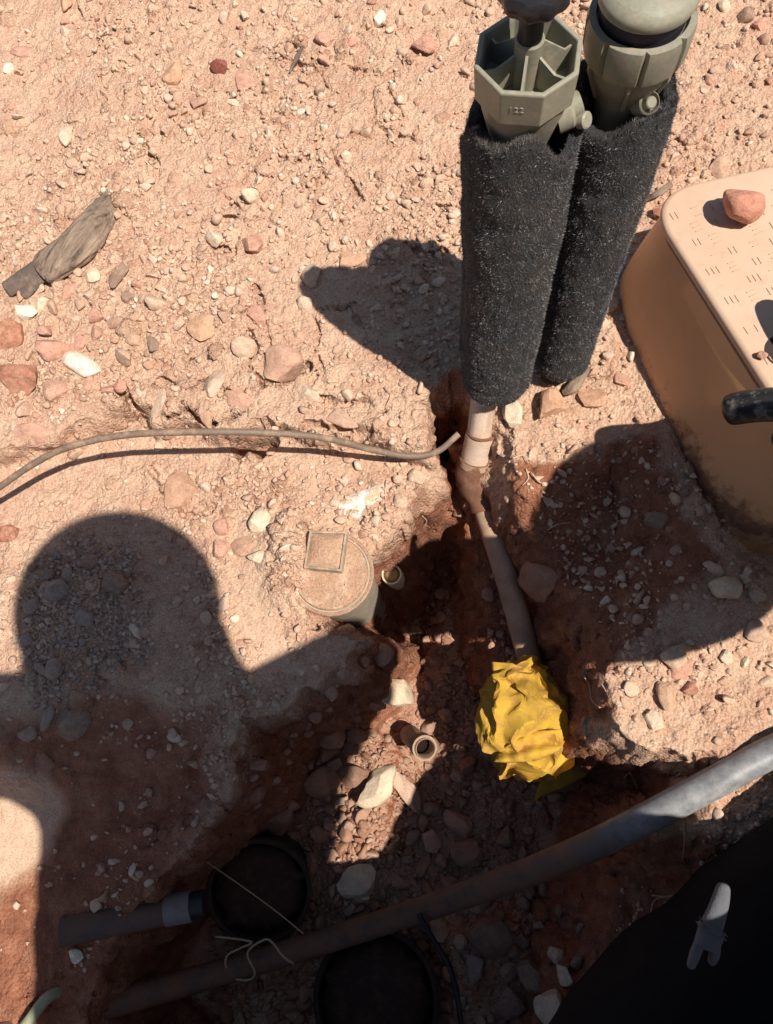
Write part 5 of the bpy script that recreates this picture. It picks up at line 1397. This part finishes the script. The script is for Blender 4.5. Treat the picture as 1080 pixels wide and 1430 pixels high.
# white chalky smear on the crust above the round cap
bm = bmesh.new()
poly_ = [(468, 704), (488, 690), (512, 682), (540, 674), (546, 684), (536, 692), (524, 704), (508, 712), (502, 724), (490, 722), (474, 716)]
cu, cv = 506, 698; ring_o, ring_i = [], []
for (u, v) in smooth_path([np.array(p + (0,)) for p in poly_ + poly_[:1]], 4)[:-1] and [(q[0], q[1]) for q in smooth_path([np.array(p + (0,)) for p in poly_ + poly_[:1]], 4)[:-1]]:
    ring_o.append(bm.verts.new(Vector(hit(u, v)) + Vector((0, 0, -0.001))))
rings = [ring_o]
for k, lf in ((0.8, 0.003), (0.5, 0.0045), (0.2, 0.005)):
    rg = []
    for vv in ring_o:
        pr = np.array([cu, cv]); 
        c_ = (R.T @ (np.array(vv.co) - CAM)); u, v = CX + F*c_[0]/c_[2], CY + F*c_[1]/c_[2]
        rg.append(bm.verts.new(Vector(hit(cu + (u-cu)*k, cv + (v-cv)*k)) + Vector((0, 0, lf + 0.0015*mnoise.noise(Vector((u/7, v/7, k)))))))
    rings.append(rg)
for i in range(3):
    n_ = len(ring_o)
    for k in range(n_): bm.faces.new((rings[i][k], rings[i][(k+1) % n_], rings[i+1][(k+1) % n_], rings[i+1][k]))
bm.faces.new(rings[-1])
tag(from_bm('plaster_lump', bm, plastic('white_plaster', (0.74, 0.70, 0.64), 0.9, (0.55, 0.365, 0.225), 0.95, 70.0, 0.2, 0.44, 0.58, 1.0)), 'white chalky plaster smear on the crust above the round cap', 'plaster')
# ------------------------------------------------------------------ the two people, mostly outside the frame; their shadows lie in the picture
def up(u, v, z, h):
    """the point at height h whose shadow falls on pixel u, v where the receiving ground is at height z"""
    p = at(u, v, z); return Vector(p + SUN * ((h - z) / SUN[2]))

def skinned(name, nodes, edges, mat, root_key, sub=2, parent=None, vox=0.0):
    keys = list(nodes); ix = {k: i for i, k in enumerate(keys)}
    me = bpy.data.meshes.new(name)
    me.from_pydata([tuple(nodes[k][0]) for k in keys], [(ix[a], ix[b]) for a, b in edges], [])
    o = bpy.data.objects.new(name, me); COL.objects.link(o)
    md = o.modifiers.new('skin', 'SKIN'); md.use_smooth_shade = True; md.branch_smoothing = 0.6
    if not me.skin_vertices: me.attributes.new('skin', 'FLOAT', 'POINT')
    for i, k in enumerate(keys):
        r = nodes[k][1]; r = (r, r) if np.isscalar(r) else r
        me.skin_vertices[0].data[i].radius = r
        me.skin_vertices[0].data[i].use_root = (k == root_key)
    sb = o.modifiers.new('sub', 'SUBSURF'); sb.levels = sub; sb.render_levels = sub
    if vox:
        rm = o.modifiers.new('remesh', 'REMESH'); rm.mode = 'VOXEL'; rm.voxel_size = vox; rm.use_smooth_shade = True
        sm = o.modifiers.new('smooth', 'SMOOTH'); sm.factor = 0.5; sm.iterations = 5
    dg = bpy.context.evaluated_depsgraph_get(); dg.update()
    m2 = bpy.data.meshes.new_from_object(o.evaluated_get(dg))
    bpy.data.objects.remove(o); m2.name = name
    return link(name, m2, mat, parent)

def garment(name, chains, mat, parent, vox=0.017):
    """one closed cloth surface grown round chains of (position, radius)"""
    bm = bmesh.new()
    for ch in chains:
        pts = smooth_path([np.array(p) for p, r in ch], 8)
        rad = np.interp(np.linspace(0, len(ch) - 1, len(pts)), range(len(ch)), [r for p, r in ch])
        part = bmesh.new(); tube_bm(part, pts, list(rad), 28)
        bmesh.ops.recalc_face_normals(part, faces=part.faces[:])
        for e in (0, -1):
            bmesh.ops.create_icosphere(part, subdivisions=3, radius=float(rad[e]), matrix=Matrix.Translation(Vector(pts[e])))
        tmp = bpy.data.meshes.new('tmp'); part.to_mesh(tmp); part.free(); bm.from_mesh(tmp); bpy.data.meshes.remove(tmp)
    me = bpy.data.meshes.new(name); bm.to_mesh(me); bm.free()
    o = bpy.data.objects.new(name, me); COL.objects.link(o)
    rm = o.modifiers.new('remesh', 'REMESH'); rm.mode = 'VOXEL'; rm.voxel_size = vox; rm.use_smooth_shade = True
    sm = o.modifiers.new('smooth', 'SMOOTH'); sm.factor = 0.5; sm.iterations = 3
    dg = bpy.context.evaluated_depsgraph_get(); dg.update()
    m2 = bpy.data.meshes.new_from_object(o.evaluated_get(dg))
    bpy.data.objects.remove(o); m2.name = name
    for v in m2.vertices:                           # folds in the cloth
        q = v.co * 9.0
        v.co += v.normal * (0.006 * mnoise.noise(q) + 0.004 * (1 - 2.4 * abs(mnoise.noise(q * 1.7 + Vector((5, 2, 8))))))
    ob = link(name, m2, mat); place_parent(ob, parent); return ob

def blob(name, c, rx, ry, rz, rot, mat, parent, cut=None, amp=0.0):
    bm = bmesh.new(); bmesh.ops.create_uvsphere(bm, u_segments=32, v_segments=20, radius=1.0)
    if cut is not None:
        bmesh.ops.delete(bm, geom=[v for v in bm.verts if v.co.z < cut], context='VERTS')
    M = Matrix.Translation(Vector(c)) @ rot.to_matrix().to_4x4() @ Matrix.Diagonal((rx, ry, rz, 1))
    for v in bm.verts:
        if amp: v.co *= 1 + amp * mnoise.noise(v.co * 3)
        v.co = M @ v.co
    o = from_bm(name, bm, mat)
    if cut is not None:
        s = o.modifiers.new('s', 'SOLIDIFY'); s.thickness = 0.004
    place_parent(o, parent); return o

def cloth(name, col, rough=0.95):
    m = NT(name); p = m.pos()
    c = m.mix(m.noise(p, 60.0, 5, 0.7), tuple(x * 0.75 for x in col), tuple(min(1, x * 1.25) for x in col))
    return m.out(c, rough, m.bump(m.math('ADD', m.noise(p, 18.0, 5, 0.6), m.math('MULTIPLY', m.noise(p, 600.0, 3, 0.6), 0.15)), 0.5, 0.008), **{'Specular IOR Level': 0.08})
M_SKIN = plastic('skin', (0.30, 0.165, 0.105), 0.55, (0.26, 0.13, 0.08), 0.4, 30.0)
M_JACKET = cloth('black_cloth', (0.011, 0.0095, 0.010)); M_TROUSER = cloth('black_trouser_cloth', (0.011, 0.0095, 0.010)); M_BOOT = plastic('boot_leather', (0.03, 0.022, 0.018), 0.6, (0.25, 0.14, 0.09), 0.5)
M_GLOVE = cloth('grey_glove_cloth', (0.13, 0.13, 0.138)); M_CAP = cloth('dark_cap_cloth', (0.02, 0.02, 0.025)); M_EYE = plastic('eye', (0.75, 0.72, 0.68), 0.2)
M_BGLOVE = plastic('black_rubber_glove', (0.012, 0.011, 0.011), 0.4, (0.34, 0.30, 0.25), 0.6, 70.0)

def hand_nodes(wrist, fwd, side, dn, size=0.18, curl=0.5, spread=0.12):
    """palm and five bent fingers as skin chains; side points to the thumb"""
    N, E = {}, []
    f, s, d = Vector(fwd).normalized(), Vector(side).normalized(), Vector(dn).normalized()
    w = Vector(wrist)
    N['w'] = (w, (0.027, 0.020)); N['p'] = (w + f * size * 0.26, (0.036, 0.016)); E.append(('w', 'p'))
    for k, (off, L) in enumerate(((0.030, 0.40), (0.010, 0.44), (-0.010, 0.41), (-0.029, 0.33))):
        a = w + f * size * 0.50 + s * off; N[f'k{k}'] = (a, 0.0105); E.append(('p', f'k{k}'))
        dr = (f + s * spread * (1.5 - k)).normalized(); prev = a; nm = f'k{k}'
        for q, fr in enumerate((0.42, 0.32, 0.26)):
            an = curl * (0.35 + 0.55 * q); dd = (dr * math.cos(an) + d * math.sin(an)).normalized()
            prev = prev + dd * size * L * fr * 1.12; n2 = f'k{k}_{q}'; N[n2] = (prev, 0.0098 - 0.0010 * q); E.append((nm, n2)); nm = n2
    a = w + f * size * 0.16 + s * 0.030; N['t0'] = (a, 0.014); E.append(('p', 't0'))
    td = (f * 0.6 + s * 0.75 + d * 0.15).normalized(); b = a + td * size * 0.21; N['t1'] = (b, 0.0115); E.append(('t0', 't1'))
    c = b + (td + f * 0.4).normalized() * size * 0.17; N['t2'] = (c, 0.0098); E.append(('t1', 't2'))
    return N, E

def person(label, J, face, crown, clothes, gloves=None, cap=True, cap_r=0.112, hood=0.0):
    """J: joint -> (position, radius)"""
    root = empty('person', J['pelvis'][0]); tag(root, label, 'person')
    f, c = Vector(face).normalized(), Vector(crown).normalized(); c = (c - f * c.dot(f)).normalized(); s = f.cross(c)
    hd = J['head'][0]
    N = dict(J); N['crown'] = (hd + c * 0.065, 0.072); N['chin'] = (hd - c * 0.075 + f * 0.045, 0.042); N['nose'] = (hd + f * 0.105 - c * 0.012, 0.014)
    N['ear_a'] = (hd + s * 0.092, (0.018, 0.026)); N['ear_b'] = (hd - s * 0.092, (0.018, 0.026))
    E = [('pelvis', 'belly'), ('belly', 'chest'), ('chest', 'neck'), ('neck', 'head'), ('head', 'crown'), ('head', 'chin'), ('head', 'nose'), ('head', 'ear_a'), ('head', 'ear_b')]
    for sd in 'ab':
        E += [('chest', 'shoulder_' + sd), ('shoulder_' + sd, 'elbow_' + sd), ('elbow_' + sd, 'wrist_' + sd)]
        E += [('pelvis', 'hip_' + sd), ('hip_' + sd, 'knee_' + sd), ('knee_' + sd, 'ankle_' + sd), ('ankle_' + sd, 'toe_' + sd)]
    slim = {k: (v[0], v[1] * (0.72 if k.split('_')[0] in ('pelvis', 'belly', 'chest', 'shoulder', 'hip', 'knee', 'ankle', 'elbow') else 1.0) if np.isscalar(v[1]) else v[1]) for k, v in N.items()}
    body = skinned('body', slim, E, M_SKIN, 'pelvis', 2); place_parent(body, root)
    for sd, sg in (('a', 1), ('b', -1)):
        blob('eye', hd + f * 0.084 + s * 0.032 * sg + c * 0.012, 0.012, 0.012, 0.012, Vector((0, 0, 1)).to_track_quat('Z', 'Y'), M_EYE, root)
    def C(k, f_=1.12, add=0.010): return (N[k][0], N[k][1] * f_ + add)
    nk = (N['neck'][0].lerp(N['chest'][0], 0.35), 0.085)
    ch = [[C('pelvis'), C('belly'), C('chest'), nk]] + [[(N['chest'][0].lerp(N['shoulder_'+sd][0], 0.4), 0.115), C('shoulder_'+sd), C('elbow_'+sd), C('wrist_'+sd)] for sd in 'ab']
    garment('jacket', ch, clothes[0], root)
    if hood:
        garment('hood', [[(N['head'][0].lerp(N['neck'][0], 0.42), 0.122), (N['neck'][0], hood), (N['neck'][0].lerp(N['chest'][0], 0.5), 0.140)]], clothes[0], root)
    ch = []
    for sd in 'ab':
        a_, t_ = N['ankle_'+sd], N['toe_'+sd]
        ch.append([(N['pelvis'][0], 0.150), (N['hip_'+sd][0].lerp(N['knee_'+sd][0], 0.1), 0.125), C('knee_'+sd), (a_[0], a_[1] * 1.12 + 0.012), (a_[0].lerp(t_[0], 0.2), a_[1] * 1.1 + 0.010)])
    garment('trousers', ch, clothes[1], root)
    for sd in 'ab':
        a, t = N['ankle_'+sd][0], N['toe_'+sd][0]; rb_ = max(0.052, N['ankle_'+sd][1] * 0.98)
        place_parent(skinned('boot', {'a': (a + (N['knee_'+sd][0]-a).normalized()*0.02, rb_), 'b': (a.lerp(t, 0.35), rb_), 'c': (a.lerp(t, 0.75), rb_ * 0.9), 'd': (a.lerp(t, 1.15), rb_ * 0.75)}, [('a', 'b'), ('b', 'c'), ('c', 'd')], M_BOOT, 'b', 2), root)
    if cap:
        q = (c * 0.75 - f * 0.45).normalized().to_track_quat('Z', 'Y')
        blob('cap', hd + c * 0.020 - f * 0.010, cap_r, cap_r * 1.02, cap_r * 1.06, q, M_CAP, root, cut=-0.25)
        br = empty('cap_peak', (0, 0, 0)); bpy.data.objects.remove(br)
    for sd, (fw, si, dn, cu, mat) in (gloves or {}).items():
        Nh, Eh = hand_nodes(N['wrist_'+sd][0], fw, si, dn, 0.185, cu)
        place_parent(skinned('glove' if mat is not M_SKIN else 'hand', Nh, Eh, mat, 'p', 2), root)
    return root

# the photographer: bent over the trench with the phone held out, cross-legged at its lower edge
P = {}
P['head'] = (up(163, 868, -0.05, 1.10), 0.092); P['neck'] = (up(190, 990, -0.06, 1.04), 0.085)
P['chest'] = (up(290, 1120, -0.15, 0.96), 0.178); P['belly'] = (up(272, 1290, -0.2, 0.76), 0.160); P['pelvis'] = (up(310, 1510, -0.22, 0.55), 0.185)
P['shoulder_a'] = (up(425, 1090, -0.15, 0.98), 0.080); P['elbow_a'] = (up(497, 940, -0.12, 0.84), 0.056); P['wrist_a'] = (Vector((0.085, -0.285, 0.97)), 0.034)
P['shoulder_b'] = (up(75, 1045, -0.06, 0.98), 0.072); P['elbow_b'] = (up(-70, 1020, -0.06, 0.80), 0.047); P['wrist_b'] = (Vector((-0.085, -0.285, 0.97)), 0.034)
P['knee_a'] = (up(900, 1250, -0.05, 0.40), 0.076); _m = up(600, 1322, -0.32, 0.5); P['hip_a'] = (P['knee_a'][0] + (_m - P['knee_a'][0]) * 1.35, 0.105); P['ankle_a'] = (Vector((0.60, -0.40, 0.09)), 0.05); P['toe_a'] = (Vector((0.66, -0.26, 0.05)), 0.04)
kb, ab = px3(900, 1545, 0.06), px3(1330, 1165, 0.06)
P['hip_b'] = (P['pelvis'][0] + Vector((-0.10, 0.0, -0.03)), 0.110); P['knee_b'] = (kb, 0.082); P['ankle_b'] = (ab, 0.072); P['toe_b'] = (ab + Vector((0.10, 0.10, 0.0)), 0.045)
fdir = Vector((0, 0, 0.9)) - P['head'][0]
person('person in dark clothes and cap photographing the trench, one black-trousered leg in view', P, fdir, (-0.1, 1, 0.1), (M_JACKET, M_TROUSER),
       {'a': ((-0.5, 0.85, -0.2), (0.3, 0.5, 0.6), (-0.5, -0.5, 0.2), 0.5, M_SKIN), 'b': ((0.5, 0.85, -0.2), (-0.3, 0.5, 0.6), (0.5, -0.5, 0.2), 0.5, M_SKIN)}, cap_r=0.124, hood=0.132)
# the phone, flat above the lens
bm = bmesh.new(); box_bm(bm, (0.0, -0.055, 0.914), (1, 0, 0), (0, 1, 0), (0, 0, 1), 0.074, 0.15, 0.008)
ph_ = empty('phone', (0, -0.055, 0.914)); tag(ph_, 'black phone held flat above the trench by the photographer', 'phone')
pb = from_bm('phone_case', bm, M_BLACK, smooth=False); md = pb.modifiers.new('b', 'BEVEL'); md.width = 0.003; md.segments = 3; place_parent(pb, ph_)
bm = bmesh.new(); box_bm(bm, (0.0, -0.055, 0.9185), (1, 0, 0), (0, 1, 0), (0, 0, 1), 0.066, 0.140, 0.0012); place_parent(from_bm('screen', bm, M_GROOVE, smooth=False), ph_)

# a grey work glove hanging over the dark leg
root = empty('work_glove', px3(998, 1290, 0.15)); tag(root, 'grey work glove hanging over the black trouser leg', 'glove')
gn = {'c': (px3(1012, 1232, 0.160), (0.0050, 0.0055)), 'w': (px3(1006, 1262, 0.162), (0.0095, 0.0085)), 'v': (px3(998, 1288, 0.162), (0.0130, 0.0085)), 'p': (px3(990, 1306, 0.160), (0.0150, 0.0080)),
      'f0': (px3(974, 1322, 0.158), 0.0052), 'f1': (px3(969, 1338, 0.153), 0.0048), 'f2': (px3(964, 1352, 0.146), 0.0036),
      'g0': (px3(1000, 1324, 0.155), 0.0052), 'g1': (px3(997, 1336, 0.149), 0.0047), 'g2': (px3(994, 1345, 0.140), 0.0036),
      'h0': (px3(996, 1318, 0.142), 0.0046), 'h1': (px3(995, 1322, 0.128), 0.0044), 'h2': (px3(992, 1318, 0.118), 0.0036),
      'i0': (px3(1004, 1312, 0.140), 0.0044), 'i1': (px3(1003, 1314, 0.127), 0.0040), 'i2': (px3(1000, 1310, 0.118), 0.0034),
      't0': (px3(985, 1296, 0.146), 0.0050), 't1': (px3(983, 1306, 0.134), 0.0044), 't2': (px3(984, 1314, 0.124), 0.0036)}
ge = [('c', 'w'), ('w', 'v'), ('v', 'p')] + [e for k in 'fghi' for e in (('p', k + '0'), (k + '0', k + '1'), (k + '1', k + '2'))] + [('v', 't0'), ('t0', 't1'), ('t1', 't2')]
place_parent(skinned('glove_body', gn, ge, M_GLOVE, 'v', 2), root)

# the helper: crouching right of the box, a gloved finger reaching over its side
Q = {}
tip = px3(992, 577, 0.175)
Q['head'] = (up(884, 728, -0.05, 0.72), 0.088); Q['neck'] = (up(960, 680, -0.05, 0.70), 0.062)
Q['chest'] = (up(1135, 605, -0.05, 0.60), 0.135); Q['belly'] = (up(1230, 660, -0.05, 0.52), 0.135); Q['pelvis'] = (up(1430, 640, -0.05, 0.40), 0.150)
hw = tip + Vector((0.165, 0.015, 0.02))
Q['shoulder_b'] = (Q['chest'][0] + Vector((0.0, 0.17, 0.0)), 0.068); Q['wrist_b'] = (hw, 0.032); Q['elbow_b'] = (hw.lerp(Q['shoulder_b'][0], 0.5) + Vector((0.10, 0.06, 0.02)), 0.048)
Q['shoulder_a'] = (Q['chest'][0] + Vector((-0.03, -0.07, 0.02)), 0.068); Q['elbow_a'] = (up(880, 805, -0.06, 0.56), 0.060); Q['wrist_a'] = (up(636, 842, -0.1, 0.50), 0.060)  # out-of-view arm, posed so its shadow covers pipe and slot
pv = Q['pelvis'][0]
Q['hip_a'] = (pv + Vector((0, -0.09, -0.02)), 0.11); Q['knee_a'] = (pv + Vector((-0.24, -0.13, 0.06)), 0.075); Q['ankle_a'] = (pv + Vector((-0.06, -0.15, -0.31)), 0.05); Q['toe_a'] = (pv + Vector((-0.2, -0.16, -0.36)), 0.04)
Q['hip_b'] = (pv + Vector((0, 0.09, -0.02)), 0.11); Q['knee_b'] = (pv + Vector((-0.24, 0.15, 0.06)), 0.075); Q['ankle_b'] = (pv + Vector((-0.06, 0.15, -0.31)), 0.05); Q['toe_b'] = (pv + Vector((-0.2, 0.16, -0.36)), 0.04)
person('person in black rubber gloves reaching a fingertip over the tan box', Q, (-0.6, 0.2, -0.8), (-0.8, -0.1, 0.5), (M_JACKET, M_TROUSER),
       {'a': ((0.3, 0.05, 0.95), (-0.5, 0.8, 0.1), (1, 0, -0.3), 0.8, M_BGLOVE)}, cap_r=0.105)
helper = [o for o in bpy.data.objects if o.name.startswith('person') and o.get('label', '').startswith('person in black rubber')][0]
f = (tip - hw).normalized(); sd = Vector((-f.y, f.x, 0)) * -1.0
sd = Vector((0.0, 1.0, 0.15))
Nh, Eh = {}, []
_el = Q['elbow_b'][0]; Nh['cuff'] = (hw + (_el - hw).normalized() * 0.11, (0.040, 0.040)); Eh.append(('cuff', 'w')); Nh['w'] = (hw, (0.032, 0.027)); Nh['p'] = (hw + f * 0.045, (0.038, 0.020)); Eh.append(('w', 'p'))
Nh['k0'] = (hw + f * 0.088, 0.0195); Nh['k0_0'] = (hw + f * 0.118 + Vector((0, 0, 0.006)), 0.0180); Nh['k0_1'] = (hw + f * 0.143 + Vector((0, 0, 0.004)), 0.0172); Nh['k0_2'] = (tip + Vector((0.010, 0, 0)), 0.0160)
Eh += [('p', 'k0'), ('k0', 'k0_0'), ('k0_0', 'k0_1'), ('k0_1', 'k0_2')]
for k, (oy, L) in enumerate(((-0.026, 0.95), (-0.048, 0.85), (-0.066, 0.7))):
    b = hw + f * (0.082 - 0.012 * k) + Vector((0, oy, 0)); n_ = f'c{k}'
    Nh[n_] = (b, 0.0125); Eh.append(('p', n_)); pr = b
    for q, (df, dz) in enumerate(((0.014, -0.030), (-0.016, -0.020), (-0.020, 0.006))):
        pr = pr + f * df * L + Vector((0, 0, dz * L)); Nh[n_ + str(q)] = (pr, 0.0115 - 0.0008 * q); Eh.append((n_ if q == 0 else n_ + str(q-1), n_ + str(q)))
_tt = up(1066, 418, 0.142, 0.25); th = hw + f * 0.020 + Vector((0, 0.034, 0.004)); Nh['t0'] = (th, 0.016); Nh['t1'] = (th.lerp(_tt, 0.5) + Vector((-0.008, 0, 0)), 0.0160); Nh['t2'] = (_tt, 0.0135)
Eh += [('p', 't0'), ('t0', 't1'), ('t1', 't2')]
place_parent(skinned('glove', Nh, Eh, M_BGLOVE, 'p', 2), helper)
